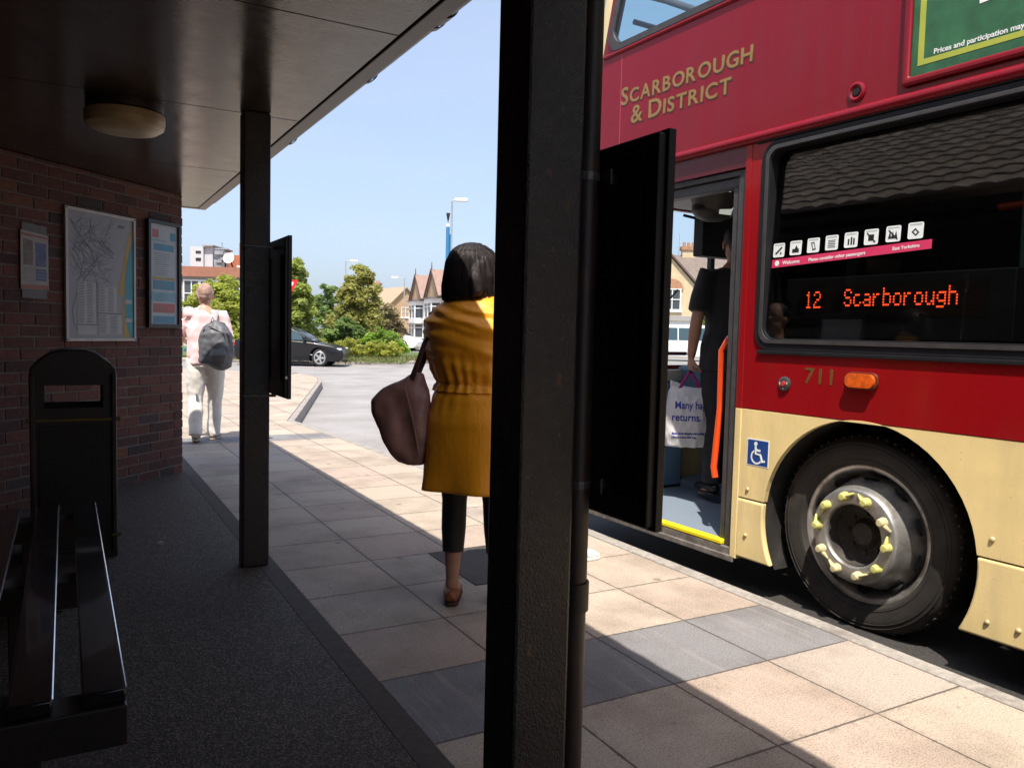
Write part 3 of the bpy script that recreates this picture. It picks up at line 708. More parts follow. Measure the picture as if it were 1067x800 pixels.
# --- upper deck near side
uw = [(.62, 2.085)]+[(.62-1.5*(i+1), .58-1.5*i) for i in range(5)]
U0, U1 = 2.995, 3.86
def uloop(a, b, inset, first):
    if not first: return rrect(a+inset, b-inset, U0+inset, U1-inset, .09)
    out = []
    def X(z): return b-inset-(z-U0)*.235+.02
    r = .10
    for ang in range(0, 91, 15): out.append((X(U1-inset)-r+r*math.cos(R(ang)), U1-inset-r+r*math.sin(R(ang))))
    for ang in range(90, 181, 15): out.append((a+inset+r+r*math.cos(R(ang)), U1-inset-r+r*math.sin(R(ang))))
    for ang in range(180, 271, 15): out.append((a+inset+r+r*math.cos(R(ang)), U0+inset+r+r*math.sin(R(ang))))
    for ang in range(270, 361, 15): out.append((X(U0+inset)-r+r*math.cos(R(ang)), U0+inset+r+r*math.sin(R(ang))))
    return out
side([(REAR, 2.984), (2.165, 2.984), (1.93, 3.92), (REAR, 3.92)], -.05, .001, [uloop(a, b, .02, i == 0) for i, (a, b) in enumerate(uw)]).build('upper_window_surround', BR, bus, bevel=.002, smooth=0)
for i, (a, b) in enumerate(uw):
    fr = side(uloop(a, b, 0, i == 0), -.02, .016, [uloop(a, b, .042, i == 0)]).build('upper_window', GREYSEAL, bus, bevel=.008, smooth=30)
    side(uloop(a, b, .036, i == 0), -.004, .002).build('pane', UPG, fr, smooth=0)
side([(REAR, 3.922), (1.93, 3.922), (1.9, 4.06), (1.7, 4.12), (REAR, 4.12)], -.05, 0).build('cream_cantrail', BC, bus, smooth=0)
# --- front end: plan outline swept up
def plan(f, inset=0):
    half = []
    for x, y in ((0, 2.165), (.012, 2.25), (.05, 2.33), (.12, 2.39), (.25, 2.425), (.6, 2.445), (1.25, 2.45)): half.append((x+inset*.9, y-inset+f*(0 if y < 2.17 else 1)))
    return half+[(W_-x, y) for x, y in half[:-1][::-1]]
def band(z0, z1, inset=0, f0=0, f1=0, i0=0):
    p0, p1 = plan(f0, inset), plan(f1, inset); n = len(p0); mb = MB()
    q0, q1 = plan(f0, inset+.04), plan(f1, inset+.04)
    vs_ = [(x, y, z0) for x, y in p0]+[(x, y, z1) for x, y in p1]+[(x, y, z0) for x, y in q0]+[(x, y, z1) for x, y in q1]
    for i in range(n-1):
        pass
    fs = []
    for i in range(n-1): fs += [(i, i+1, n+i+1, n+i), (2*n+i, 3*n+i, 3*n+i+1, 2*n+i+1), (n+i, n+i+1, 3*n+i+1, 3*n+i), (i, 2*n+i, 2*n+i+1, i+1)]
    fs += [(0, n, 3*n, 2*n), (n-1, 3*n-1, 4*n-1, 2*n-1)]
    mb.add(vs_, fs); return mb
band(.06, .42).build('front_bumper', BC, bus, smooth=50)
band(.425, .98).build('front_panel', BRL, bus, smooth=50)
band(2.13, 2.982).build('front_upper_panel', BR, bus, smooth=50)
band(3.86, 4.1, 0, -.22, -.28).build('front_dome', BC, bus, smooth=50)
def glassband(z0, z1, f0, f1):
    p0, p1 = plan(f0, .015), plan(f1, .015); n = len(p0); mb = MB()
    mb.add([(x, y, z0) for x, y in p0]+[(x, y, z1) for x, y in p1], [(i, i+1, n+i+1, n+i) for i in range(n-1)]); return mb
glassband(.982, 2.128, 0, 0).build('windscreen', CLEARG, bus, smooth=50)
glassband(2.984, 3.858, 0, -.22).build('upper_windscreen', UPG, bus, smooth=50)
# cream corner pillars of the upper deck
for sgn in (0, 1):
    mb = MB(); f0 = plan(.004, -.004)[:5]; f1 = [(x, y-.225) for x, y in f0]
    vs_ = [((W_-x) if sgn else x, y, 2.99) for x, y in f0]+[((W_-x) if sgn else x, y, 3.86) for x, y in f1]
    mb.add(vs_, [(i, i+1, 6+i, 5+i) for i in range(4)]); mb.build('cream_corner_pillar', BC, bus, smooth=50, recalc=True)
# near side front corner below (mostly glass door side) : a narrow red post
side(rect(2.05, 2.165, .07, 2.2), -.05, 0).build('front_corner_post', BRL, bus, smooth=0)
mb = MB(); mb.box(1.24, 1.28, 2.37, 2.41, .98, 2.13); mb.build('windscreen_divider', INTR, bus)
mb = MB(); mb.tube([(.45, 2.47, 1.03), (1.0, 2.465, 1.55)], .008, 6); mb.tube([(1.6, 2.47, 1.03), (2.1, 2.465, 1.5)], .008, 6); mb.build('wiper', INTR, bus)
# --- roof, rear, far side
mb = MB(); mb.box(.0, W_, REAR, 1.75, 4.1, 4.16); mb.box(.12, W_-.12, REAR, 1.72, 4.16, 4.2); mb.build('roof', BC, bus, bevel=.03, smooth=30)
mb = MB(); mb.box(0, W_, REAR-.06, REAR, .05, 4.1); mb.build('rear_wall', BRL, bus, bevel=.02)
TF = frame3((0, 1, 0), (0, 0, 1), (1, 0, 0), (W_-.05, 0, 0))
mb = MB(); mb.prism(rect(REAR, 2.165, .05, 1.1), 0, .05, TF); mb.prism(rect(REAR, 2.165, 2.1, 3.0), 0, .05, TF); mb.prism(rect(REAR, 1.93, 3.86, 4.1), 0, .05, TF)
for k in range(6):
    s = 1.9-1.75*k; mb.prism(rect(s-.05, s+.05, 1.1, 2.1), .002, .048, TF); mb.prism(rect(s-.05-.2, s+.05-.2, 3.0, 3.86), .002, .048, TF)
mb.build('far_side', BRL, bus, smooth=0)
mb = MB(); mb.prism(rect(REAR, 2.1, 1.1, 2.1), .01, .02, TF); mb.build('far_lower_glass', BGLASS, bus, smooth=0)
mb = MB(); mb.prism([(REAR, 3.0), (2.1, 3.0), (1.93, 3.86), (REAR, 3.86)], .01, .02, TF); mb.build('far_upper_glass', UPG, bus, smooth=0)
# --- decks and linings
FLOORM = M('bus_floor_vinyl', (.17, .21, .26), .55, var=.12, scale=60, bump=.0005)
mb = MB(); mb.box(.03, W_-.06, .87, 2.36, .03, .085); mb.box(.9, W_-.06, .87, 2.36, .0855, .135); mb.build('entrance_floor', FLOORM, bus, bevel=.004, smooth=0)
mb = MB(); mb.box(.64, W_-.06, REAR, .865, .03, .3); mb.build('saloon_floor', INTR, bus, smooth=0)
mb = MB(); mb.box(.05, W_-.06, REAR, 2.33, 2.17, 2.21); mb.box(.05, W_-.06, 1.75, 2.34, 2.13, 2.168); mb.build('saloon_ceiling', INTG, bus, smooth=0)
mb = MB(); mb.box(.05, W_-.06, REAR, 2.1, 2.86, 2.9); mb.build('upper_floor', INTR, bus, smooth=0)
# dark partition, added to block far daylight, and blind housing behind the first window
mb = MB(); mb.box(.62, .66, REAR+.1, .80, .3, 2.165); mb.box(.055, .62, .80, .84, .3, 2.165); mb.build('dark_partition', INTR, bus, smooth=0)
mb = MB(); mb.box(.11, .30, -.42, .70, 1.20, 1.50); hou = mb.build('destination_housing', INTR, bus, bevel=.006, smooth=0)
side(rect(-.315, .605, 1.305, 1.455), -.1095, -.1085).build('display_glass', M('display_off', (.02, .014, .010), .4), hou, smooth=0)
# dot matrix display
F5 = {'1': ['..#..', '.##..', '..#..', '..#..', '..#..', '..#..', '.###.'], '2': ['.###.', '#...#', '....#', '..##.', '.#...', '#....', '#####'],
 'S': ['.###.', '#...#', '#....', '.###.', '....#', '#...#', '.###.'], 'c': ['', '', '.###.', '#....', '#....', '#...#', '.###.'],
 'a': ['', '', '.###.', '....#', '.####', '#...#', '.####'], 'r': ['', '', '#.##.', '##...', '#....', '#....', '#....'],
 'b': ['#....', '#....', '####.', '#...#', '#...#', '#...#', '####.'], 'o': ['', '', '.###.', '#...#', '#...#', '#...#', '.###.'],
 'u': ['', '', '#...#', '#...#', '#...#', '#..##', '.##.#'], 'g': ['', '', '.####', '#...#', '#...#', '.####', '....#', '####.'], 'h': ['#....', '#....', '####.', '#...#', '#...#', '#...#', '#...#']}
LED = M('lit_amber_dots', (.3, .03, .01), .5, emit=((1, .075, .018), 2.4))
mb = MB(); du, dv = .0083, .0122
for word, s0, ztop in (('12', .575, 1.428), ('Scarborough', .352, 1.434)):
    s = s0
    for ch in word:
        for rI, rowp in enumerate(F5[ch]):
            for cI, c in enumerate(rowp):
                if c == '#':
                    u = s-cI*du; v = ztop-rI*dv; mb.prism(rect(u-.0030, u+.0030, v-.0038, v+.0038), -.1085, -.1075, TS)
        s -= du*6.1
mb.build('lit_lettering', LED, hou, smooth=0)
for s, wd in ((.5, .17), (.42, .03)): pass
# sticker strip with eight prohibition icons inside the glass
PINK = M('sticker_pink', (.55, .03, .10), .5, var=.05); WHITE = M('sticker_white', (.72, .74, .72), .5, var=.04); BLK = M('sticker_black', (.01, .01, .01), .5)
st = side([(-.118, 1.588), (.722, 1.553), (.722, 1.594), (-.118, 1.628)], .0008, .0014).build('notice_strip', PINK, bus, smooth=0)
def tpos(s, z, off, tilt=0):
    c, n_ = math.cos(tilt), math.sin(tilt)
    return frame3((0, -c, n_), (0, n_, c), (-1, 0, 0), (-off, s, z))
tl = math.atan2(.035, .84)
for txt, s, z, size in (('Welcome', .655, 1.5665, .026), ('Please consider other passengers', .50, 1.573, .023), ('East Yorkshire', .06, 1.5935, .021)):
    put_text('strip_lettering', text_mesh(txt, size, 1.0, 1, .0004, .0003), tpos(s, z, .0018, tl), WHITE, st)
mb = MB(); mb.lathe([(.014, 0), (.014, .001), (0, .001)], tpos(.69, 1.575, .0012), 16); mb.build('strip_badge', WHITE, st)
for k in range(8):
    s = .684-.103*k-(.004 if k > 5 else 0); z = 1.640+.0042*k
    ic = side([(s+u, z+v) for u, v in rrect(-.035, .035, -.034, .036, .008, 3)], .0008, .0014).build('prohibition_icon', WHITE, st, smooth=0)
    side([(s+u, z+v) for u, v in rrect(-.028, .028, .024, .0305, .002, 2)], .0015, .0019).build('icon_bar', M('icon_grey', (.42, .44, .44), .5) if k == 0 else bpy.data.materials['icon_grey'], ic, smooth=0)
    g = MB()
    if k == 0: g.prism([(s-.022, z+.012), (s-.016, z+.018), (s+.022, z-.014), (s+.016, z-.022)],   .0015, .0021, TS); g.prism([(s-.02, z-.02), (s-.006, z-.02), (s-.012, z-.006)],   .0015, .0021, TS)
    elif k == 1: g.prism(rect(s-.02, s+.02, z-.022, z-.004),   .0015, .0021, TS); g.prism([(s-.014, z-.004), (s+.006, z-.004), (s-.004, z+.014)],   .0015, .0021, TS)
    elif k == 2: g.prism([(s-.016, z-.02), (s+.002, z-.024), (s+.014, z+.014), (s-.004, z+.018)],   .0015, .0021, TS, [[(s-.011, z-.014), (s+.000, z-.017), (s+.008, z+.010), (s-.002, z+.012)]])
    elif k == 3:
        for j in range(5): g.prism(rect(s-.022+.004*(j % 2), s+.02, z-.022+.008*j, z-.019+.008*j),   .0015, .0021, TS)
    elif k == 4:
        for u, hgt in ((-.016, .03), (-.003, .036), (.012, .028)): g.prism(rect(s+u-.004, s+u+.004, z-.022, z-.022+hgt),   .0015, .0021, TS)
    elif k == 5: g.prism(rect(s-.014, s+.014, z-.016, z+.012),   .0015, .0021, TS); g.prism([(s-.024, z-.022), (s-.02, z-.026), (s+.024, z+.018), (s+.02, z+.022)],   .0016, .0025, TS)
    elif k == 6:
        for u in (-.013, .002, .016): g.prism([(s+u-.008, z-.02), (s+u+.008, z-.02), (s+u, z+.014)],   .0015, .0021, TS)
        g.prism([(s-.024, z-.024), (s-.02, z-.026), (s+.024, z+.016), (s+.02, z+.02)],   .0016, .0025, TS)
    else: g.prism([(s-.018, z-.008), (s-.002, z-.022), (s+.018, z-.004), (s+.002, z+.012)],   .0015, .0021, TS, [[(s-.01, z-.007), (s-.001, z-.015), (s+.01, z-.004), (s+.001, z+.004)]])
    g.build('pictogram', BLK, ic, smooth=0)
lean(st)
for ch in st.children_recursive: lean(ch)
for o in [o for o in bus.children if o.name.startswith('prohibition_icon')]:
    lean(o)
    for ch in o.children: lean(ch)
# grab rails inside
ORANGE = M('orange_grab_rail', (.75, .075, .012), .35, var=.05, coat=.4)
mb = MB(); mb.tube([(.40, -.16, 1.785), (.40, -.185, 1.79), (.40, -.9, 1.80)], .017, 12); mb.build('grab_rail', ORANGE, bus)
mb = MB(); mb.cyl((.40, -.135, 1.783), (.40, -.185, 1.79), .02, n=12); mb.build('rail_socket', INTR, bus)
mb = MB(); mb.cyl((.3, -.345, 1.2), (.3, -.345, 2.15), .014, n=10); mb.build('green_pole', M('pale_green_pole', (.16, .26, .2), .4), bus)
mb = MB(); mb.tube([(.10, 1.13, .40), (.10, 1.145, .46), (.10, 1.115, .8), (.10, 1.12, 1.12), (.10, 1.07, 1.19), (.10, 1.0, 1.2)], .0185, 14); mb.build('door_grab_rail', ORANGE, bus)
# --- door surround
mb = MB(); mb.box(-.004, .06, .862, .905, .015, 2.2); mb.build('door_pillar', BRL, bus, bevel=.004, smooth=0)
mb = MB(); mb.box(-.006, .058, .8615, .9035, .013, .822); mb.build('door_pillar_foot', BC, bus, bevel=.004, smooth=0)
mb = MB(); mb.box(.0, .05, .907, 2.06, 2.09, 2.2); mb.build('door_header', M('header_shade_red', (.085, .006, .014), .35), bus, smooth=0)  # bus red darkened for the shade in the door recess
mb = MB(); mb.box(.015, .07, .907, 2.06, 2.055, 2.085); mb.box(.03, .10, .907, 2.06, 2.0, 2.05); mb.build('door_track', GREYSEAL, bus, bevel=.004, smooth=0)
LEAF = M('door_leaf_grey', (.05, .046, .045), .5, var=.25, scale=20)
mb = MB(); mb.box(.015, .075, .908, .965, .03, 2.08); mb.box(.035, .085, .968, 1.02, .035, 2.07); mb.build('door_leaf', LEAF, bus, bevel=.008)
mb = MB(); mb.box(.10, .52, .93, .955, .12, 2.0); mb.build('folded_leaf', INTR, bus, bevel=.004)
mb = MB(); mb.box(.0, .052, .91, 2.06, .0, .062); mb.box(-.01, .01, .88, 2.165, -.012, .022); mb.build('door_sill', M('scuffed_sill', (.16, .14, .125), .6, var=.4, scale=25, dirt=(.05, .04, .035)), bus, bevel=.005, smooth=0)
YEL = M('step_edge_yellow', (.80, .62, .01), .5, var=.06)
mb = MB(); mb.box(-.002, .05, .97, 2.06, .063, .089); mb.build('yellow_step_edge', YEL, bus, bevel=.006)
mb = MB(); mb.tube([(.05, .9, 2.02), (.35, .9, 2.02)], .012, 8)
# entrance fittings above and beyond the door
mb = MB(); mb.box(.9, 2.3, 2.05, 2.34, .6, .98); mb.build('dashboard', M('dash_blue_grey', (.10, .16, .22), .5), bus, bevel=.03)
mb = MB(); mb.box(.05, .9, 2.25, 2.36, .1, .86); mb.build('front_kick_panel', M('kick_blue', (.13, .22, .32), .5), bus, bevel=.01)
mb = MB(); mb.box(.08, 1.6, 2.28, 2.37, .862, .95); mb.build('front_ledge', M('ledge_cream', (.55, .48, .38), .5), bus, bevel=.01)
mb = MB(); mb.tube([(.06, 2.26, 1.07), (.95, 2.3, 1.07)], .014, 10); mb.build('front_rail', M('dark_red_rail', (.12, .01, .012), .4), bus)
mb = MB(); mb.box(.72, 1.28, 1.93, 2.03, 1.75, 2.12); cbx = mb.build('cab_screen', INTR, bus, bevel=.01)
mb = MB(); mb.tube([(.73, 1.97, 2.0), (.58, 1.98, 2.015)], .010, 8); mb.build('screen_arm', INTR, cbx)
mb = MB(); mb.box(.28, .36, 2.1, 2.13, 1.60, 1.95); mb.tube([(.32, 2.11, 1.95), (.45, 2.11, 2.03)], .012, 8); mb.ball((.33, 2.1, 1.72), (.05, .03, .1), 12); mb.build('interior_mirror', INTR, bus, bevel=.01)
mb = MB(); mb.tube([(.58, 1.68, 2.13), (.58, 1.70, 2.02)], [.2, .14], 12); mb.ball((.58, 1.71, 2.02), (.16, .12, .08), 14); mb.build('ceiling_cover', M('cover_grey', (.05, .045, .045), .5, var=.3), bus)
mb = MB(); mb.prism([(-.045, -.075), (.03, -.08), (.055, -.01), (.015, .085), (-.04, .03)], 0, .012, frame3((.94, -.34, 0), (0, 0, 1), (-.34, -.94, 0), (.555, 1.575, 2.05))); mb.build('entrance_lamp', M('lamp_glare', (.75, .78, .72), .3, emit=((.8, .85, .75), .25)), bus, smooth=0)
mb = MB(); mb.box(.9, .93, 1.0, 1.75, .1, 1.1); mb.build('cab_door', INTR, bus, bevel=.01)
mb = MB(); mb.box(2.3, 2.4, .95, 2.2, .1, 1.05); mb.build('cab_side', INTR, bus)
mb = MB(); mb.box(.95, W_-.06, .90, .94, .1, 2.16); mb.build('cab_rear_wall', INTR, bus, smooth=0)
# upper deck seats and rails
SEATM = M('seat_moquette', (.06, .03, .05), .9)
mb = MB()
for k in range(6):
    for x in (.1, 1.35):
        mb.box(x, x+.95, .9-k*.9, 1.02-k*.9, 2.9, 3.52)
mb.build('upper_seats', SEATM, bus, bevel=.03)
mb = MB(); mb.tube([(.10, 2.0, 3.38), (.13, 1.72, 3.24), (.16, 1.45, 3.09), (.2, 1.2, 2.95)], .022, 10); mb.tube([(.15, 2.05, 3.22), (2.3, 2.05, 3.22)], .018, 8); mb.build('upper_front_rail', M('grey_pink_rail', (.22, .16, .17), .4), bus)
# --- fittings on the near side
RED2 = M('button_red', (.5, .03, .03), .4)
mb = MB(); mb.lathe([(.036, .001), (.036, .008), (.028, .013), (.016, .014), (0, .014)], tpos(.589, .972, 0), 24); bt = mb.build('emergency_button', M('button_dark', (.05, .045, .045), .4), bus)
mb = MB(); mb.lathe([(.013, .014), (.012, .019), (0, .019)], tpos(.589, .972, 0), 16); mb.build('button_centre', RED2, bt)
mb = MB(); mb.prism([(.02, -.002), (.024, -.002), (.024, .010), (.02, .010)], .0135, .0145, tpos(.589, .972, 0)); mb.prism([(-.024, -.006), (-.02, -.006), (-.02, .008), (-.024, .008)], .0135, .0145, tpos(.589, .972, 0)); mb.prism([(-.003, -.026), (.003, -.026), (.003, -.021), (-.003, -.021)], .0135, .0145, tpos(.589, .972, 0)); mb.build('button_marks', WHITE, bt, smooth=0)
GOLD = M('gold_lettering', (.25, .15, .045), .45, var=.1); SHADE = M('lettering_shade', (.07, .035, .012), .5)
me = text_mesh('711', .108, 1.0, 1.02, .0006, .0012); k = .158/width(me); me.transform(Matrix.Diagonal((k, 1, 1, 1)))
fn = put_text('fleet_number', me, tpos(.478, .983, .001), M('number_gold', (.13, .06, .010), .5), bus)
mb = MB(); T = tpos(.158, 1.012, 0)
mb.prism(rrect(-.078, .082, -.036, .040, .03, 5), 0, .014, T); lb = mb.build('side_indicator', M('indicator_base', (.12, .025, .012), .4), bus, bevel=.004)
mb = MB(); mb.prism(rrect(-.07, .074, -.030, .034, .028, 6), .014, .034, T); mb.build('amber_lens', M('amber_lens', (.62, .10, .012), .15, var=.35, scale=45, coat=.8), lb, bevel=.010, seg=4, smooth=50)
# wheelchair badge
BADGE = M('badge_blue', (.012, .05, .22), .4, var=.05)
T = tpos(.741, .602, .0012)
mb = MB(); mb.prism([(-.072, -.070), (.072, -.070), (.072, .070), (-.072, .070)], 0, .0012, T); bd = mb.build('access_badge', M('badge_white', (.75, .75, .73), .4), bus, smooth=0)
mb = MB(); mb.prism([(-.067, -.065), (.067, -.065), (.067, .065), (-.067, .065)], .0012, .002, T); mb.build('badge_field', BADGE, bd, smooth=0)
def stroke(pts, r): 
    g = MB(); P = [Vector((x, y)) for x, y in pts]; L = []; Rr = []
    for i, p in enumerate(P):
        t = (P[min(i+1, len(P)-1)]-P[max(i-1, 0)]).normalized(); n_ = Vector((-t.y, t.x)); L.append(tuple(p+n_*r)); Rr.append(tuple(p-n_*r))
    return L+Rr[::-1]
mb = MB()
mb.prism([(-.014+.011*math.cos(R(a)), .046+.011*math.sin(R(a))) for a in range(0, 360, 24)], .002, .0028, T)
for s_ in ([(-.014, .034), (-.012, -.006), (.018, -.008), (.034, -.044), (.048, -.038)], [(-.013, .014), (.018, .012)]):
    mb.prism(stroke(s_, .0052), .002, .0028+.0003*len(s_), T)
mb.prism(stroke([(-.006+.034*math.cos(R(a)), -.022+.034*math.sin(R(a))) for a in range(120, 345, 15)], .0045), .002, .0026, T)
mb.build('wheelchair_symbol', WHITE, bd, smooth=0)
# lettering SCARBOROUGH & DISTRICT in small capitals with shaded edge
def smallcaps(words, big, small, gap):
    mes = []; x = 0
    for wd in words:
        first = True
        for ch in wd:
            me = text_mesh(ch, big if first else small, 1.12, 1, .0006, .0022)
            x0 = min(v.co.x for v in me.vertices); w_ = width(me)
            me.transform(Matrix.Translation((x-x0, 0, 0))); x += w_+gap; mes.append(me); first = False
        x += gap*2.2
    bm = bmesh.new()
    for me in mes: bm.from_mesh(me); bpy.data.meshes.remove(me)
    out = bpy.data.meshes.new('word'); bm.to_mesh(out); bm.free(); return out
for words, s0, z0, wid, tt in ((['SCARBOROUGH'], 1.965, 2.643, 1.075, 'district_lettering'), (['&', 'DISTRICT'], 1.862, 2.512, .83, 'district_lettering')):
    me = smallcaps(words, .150, .118, .016); k = wid/width(me)
    x0 = min(v.co.x for v in me.vertices); me.transform(Matrix.Translation((-x0, 0, 0))); me.transform(Matrix.Diagonal((k, 1, 1, 1)))
    m2 = me.copy()
    t_ = put_text(tt, me, tpos(s0, z0, .0042, -.012), GOLD, bus); put_text('lettering_shade', m2, tpos(s0-.006, z0-.007, .003, -.012), SHADE, t_)
# round fitting and advert frame between the decks
mb = MB(); mb.lathe([(.045, .002), (.045, .008), (.034, .014), (.024, .010), (.020, .004), (.0, .004)], tpos(.262, 2.318, 0), 26); cp = mb.build('round_fitting', BR, bus)
mb = MB(); mb.lathe([(.019, .006), (.017, .012), (0, .012)], tpos(.262, 2.318, 0), 14); mb.build('fitting_bolt', DARKHOLE, cp)
FL, FB, FR, FT = .035, 2.278, -5.2, 2.95
mb = MB(); mb.prism(rect(FR, FL, FB, FT), .002, .03, TS, [rect(FR+.03, FL-.034, FB+.034, FT-.03)]); ad = mb.build('advert_frame', BR, bus, bevel=.012, seg=3)
side(rect(FR+.03, FL-.034, FB+.034, FT-.03), .003, .010).build('advert_panel', M('advert_green', (.022, .105, .042), .5, var=.35, scale=9, bump=.0004), ad, smooth=0)
yi = FL-.034
side(rect(FR+.06, yi-.030, FB+.075, FT-.05), .0105, .0112, [rect(FR+.075, yi-.056, FB+.098, FT-.07)]).build('advert_border', M('advert_lime', (.36, .40, .05), .5, var=.06), ad, smooth=0)
me = text_mesh('Prices and participation may vary', .031, 1.0, 1.0, .0005, .0006)
put_text('advert_lettering', me, tpos(yi-.098, 2.384, .0108), WHITE, ad)
side([(-.276, 2.528), (-.62, 2.55), (-.60, 2.80), (-.26, 2.78)], .0108, .0114).build('advert_shape', WHITE, ad, smooth=0)
# --- wheels
RIM = M('rim_silver', (.50, .485, .465), .38, metal=.8, var=.25, scale=14, dirt=(.16, .135, .11), dscale=9, bump=.0006)
RINGM = M('rim_ring', (.33, .315, .30), .45, metal=.7, var=.2, scale=20, dirt=(.2, .17, .13), dscale=14)
TYRE = M('tyre_rubber', (.026, .022, .019), .75, var=.3, scale=12, bump=.0008, bscale=90, dirt=(.062, .051, .041), dscale=3)
HUBM = M('hub_rust', (.05, .042, .036), .75, var=.5, scale=20)
YELLN = M('yellow_nut_pointer', (.50, .47, .15), .4, var=.2, scale=30); PALEN = M('pale_nut_cap', (.5, .44, .24), .45, var=.2, scale=30)
TW = frame3((0, 1, 0), (0, 0, 1), (1, 0, 0), (0, 0, 0))        # lathe axis -> +x (inward)
def wheel(s, x, front=True, flip=1):
    wth = MB()
    wth.lathe([(.315, .075), (.318, .060), (.335, .040), (.385, .030), (.425, .036), (.442, .052), (.452, .075), (.455, .10), (.455, .24), (.45, .27), (.42, .30), (.32, .30)], TW, 72)
    for i in range(64):                                        # shoulder blocks of the tread
        a = 2*math.pi*i/64; c, n_ = math.cos(a), math.sin(a)
        T = TW @ Matrix.Rotation(a, 4, 'Z'); wth.box(.44, .4555, -.006, .006, .060, .27, T)
    wo = wth.build('wheel', TYRE, bus, loc=(x, s, AZ), smooth=35)
    for rr in (.345, .405, .422):
        m2 = MB(); m2.tube([(.0375-.006*(rr > .39), rr*math.cos(q), rr*math.sin(q)) for q in [2*math.pi*i/60 for i in range(60)]], .0022, 6, closed=True); m2.build('sidewall_rib', TYRE, wo)
    rb = MB(); rb.lathe([(.321, .073), (.322, .066), (.316, .064), (.300, .068), (.292, .078), (.286, .105), (.272, .135), (.268, .16), (.25, .17)], TW, 64); rb.build('rim', RIM, wo, smooth=50)
    cb = MB(); cb.lathe([(.266, .165), (.262, .13), (.250, .095), (.232, .040), (.222, .004), (.216, -.018), (.211, -.024), (.206, -.026)], TW, 64); disc = cb.build('wheel_disc', RIM, wo, smooth=50)
    for i in range(10):
        ho = MB(); a = 2*math.pi*(i+.5)/10; T = TW @ Matrix.Rotation(a, 4, 'Z') @ Matrix.Translation((.252, 0, .094)) @ Matrix.Rotation(R(61), 4, 'Y')
        ho.lathe([(0, 0), (.037, 0), (.037, .009), (.0, .009)], T, 18); ho.build('vent_hole', DARKHOLE, wo)
    ring = MB(); ring.lathe([(.2105, -.0262), (.206, -.029), (.150, -.029), (.146, -.027), (.140, -.018), (.138, .05), (.134, .09), (0, .10)], TW, 64); rg = ring.build('hub_ring', RINGM, wo, smooth=40)
    hb = MB(); hb.lathe([(.1365, -.01), (.1365, .07), (.10, .080), (.07, .078), (.05, .05), (.0, .048)], TW, 40)
    for i in range(8):
        a = 2*math.pi*i/8; hb.cyl(TW @ Vector((.088*math.cos(a), .088*math.sin(a), .085)), TW @ Vector((.088*math.cos(a), .088*math.sin(a), .066)), .01, n=6)
    hb.build('hub', HUBM, wo, smooth=35)
    if front:
        for i in range(10):
            a = 2*math.pi*i/10+R(4); rN = .179
            nb = MB(); T = TW @ Matrix.Rotation(a, 4, 'Z') @ Matrix.Translation((rN, 0, -.029)) @ Matrix.Rotation(R(180), 4, 'X') @ Matrix.Rotation(rnd.uniform(-.3, .3), 4, 'Z')
            nb.lathe([(.023, 0), (.023, .006), (.021, .010), (.0195, .026), (.014, .036), (0, .038)], T, 16)
            tip = .052*(1 if i % 2 else -1)
            P0, P1 = T @ Vector((0, 0, .006)), T @ Vector((.004, tip, .006)); PM = T @ Vector((.002, tip*.55, .012)); nb.tube([T @ Vector((0, 0, .014)), PM, P1], [(.021, .012), (.012, .008), (.004, .005)], 10)
            nb.build('wheel_nut', YELLN if rnd.random() < .55 else PALEN, wo, smooth=50)
    wo.scale = (1, 1.025, 1.025)
    if flip < 0: wo.rotation_euler = (0, 0, math.pi)
    return wo
wheel(AC+.05, .07)
w2 = wheel(AC2, .05, False)
for s in (AC, AC2): wheel(s, W_, False, -1)
mb = MB(); mb.cyl((.3, AC, AZ), (2.2, AC, AZ), .06); mb.cyl((.3, AC2, AZ), (2.2, AC2, AZ), .1); mb.build('axle', INTR, bus)
mb = MB(); mb.box(.1, 2.4, REAR+.2, -5.95, .1, .28); mb.box(.1, 2.4, -4.75, -.5, .1, .28); mb.build('chassis', INTR, bus, smooth=0)
# outside mirror on the nearside front corner
mb = MB(); mb.tube([(.2, 2.42, 2.4), (-.05, 2.55, 2.3), (-.05, 2.55, 2.1)], .016, 8); mb.box(-.15, .03, 2.53, 2.58, 1.75, 2.1); mb.build('door_mirror', INTR, bus, bevel=.015)
# ------------------------------------------------------------------ people
def V3(*a): return Vector(a)
SKIN = M('skin', (.42, .215, .135), .55, var=.12, scale=25); SKINP = M('skin_pale', (.50, .27, .19), .55, var=.12, scale=25)
def hand(mb, w, d, nrm, side_, curl=.9, s=1.0):
    """palm, four unequal bent fingers and a thumb leaving the side of the palm"""
    d = d.normalized(); nrm = (nrm-d*nrm.dot(d)).normalized(); u = d.cross(nrm).normalized()*side_
    pl_ = .088*s; mb.tube([w-d*.012, w+d*.03*s, w+d*pl_], [(.026*s, .019*s), (.036*s, .016*s), (.040*s, .013*s)], 10, ref=u)
    for k, (off, ln) in enumerate(((.031, .070), (.0105, .080), (-.0105, .074), (-.031, .058))):
        p = w+d*(pl_-.012)+u*off*s; a = 0; pts = [p]; dd = d.copy()
        for q, f in enumerate((.40, .33, .27)):
            a += curl*(.75, .9, .7)[q]; dd = d*math.cos(a)+nrm*math.sin(a); pts.append(pts[-1]+dd*ln*f*s+u*off*.06)
        mb.tube(pts, [.0095*s, .009*s, .0082*s, .0068*s], 8)
    t0 = w+d*.028*s+u*.026*s
    mb.tube([t0, t0+(d*.6+u*.7+nrm*.35)*.03*s, t0+(d*.9+u*.55+nrm*.75)*.052*s, t0+(d*1.15+u*.25+nrm*1.0)*.068*s], [.0135*s, .0115*s, .0098*s, .0075*s], 8)
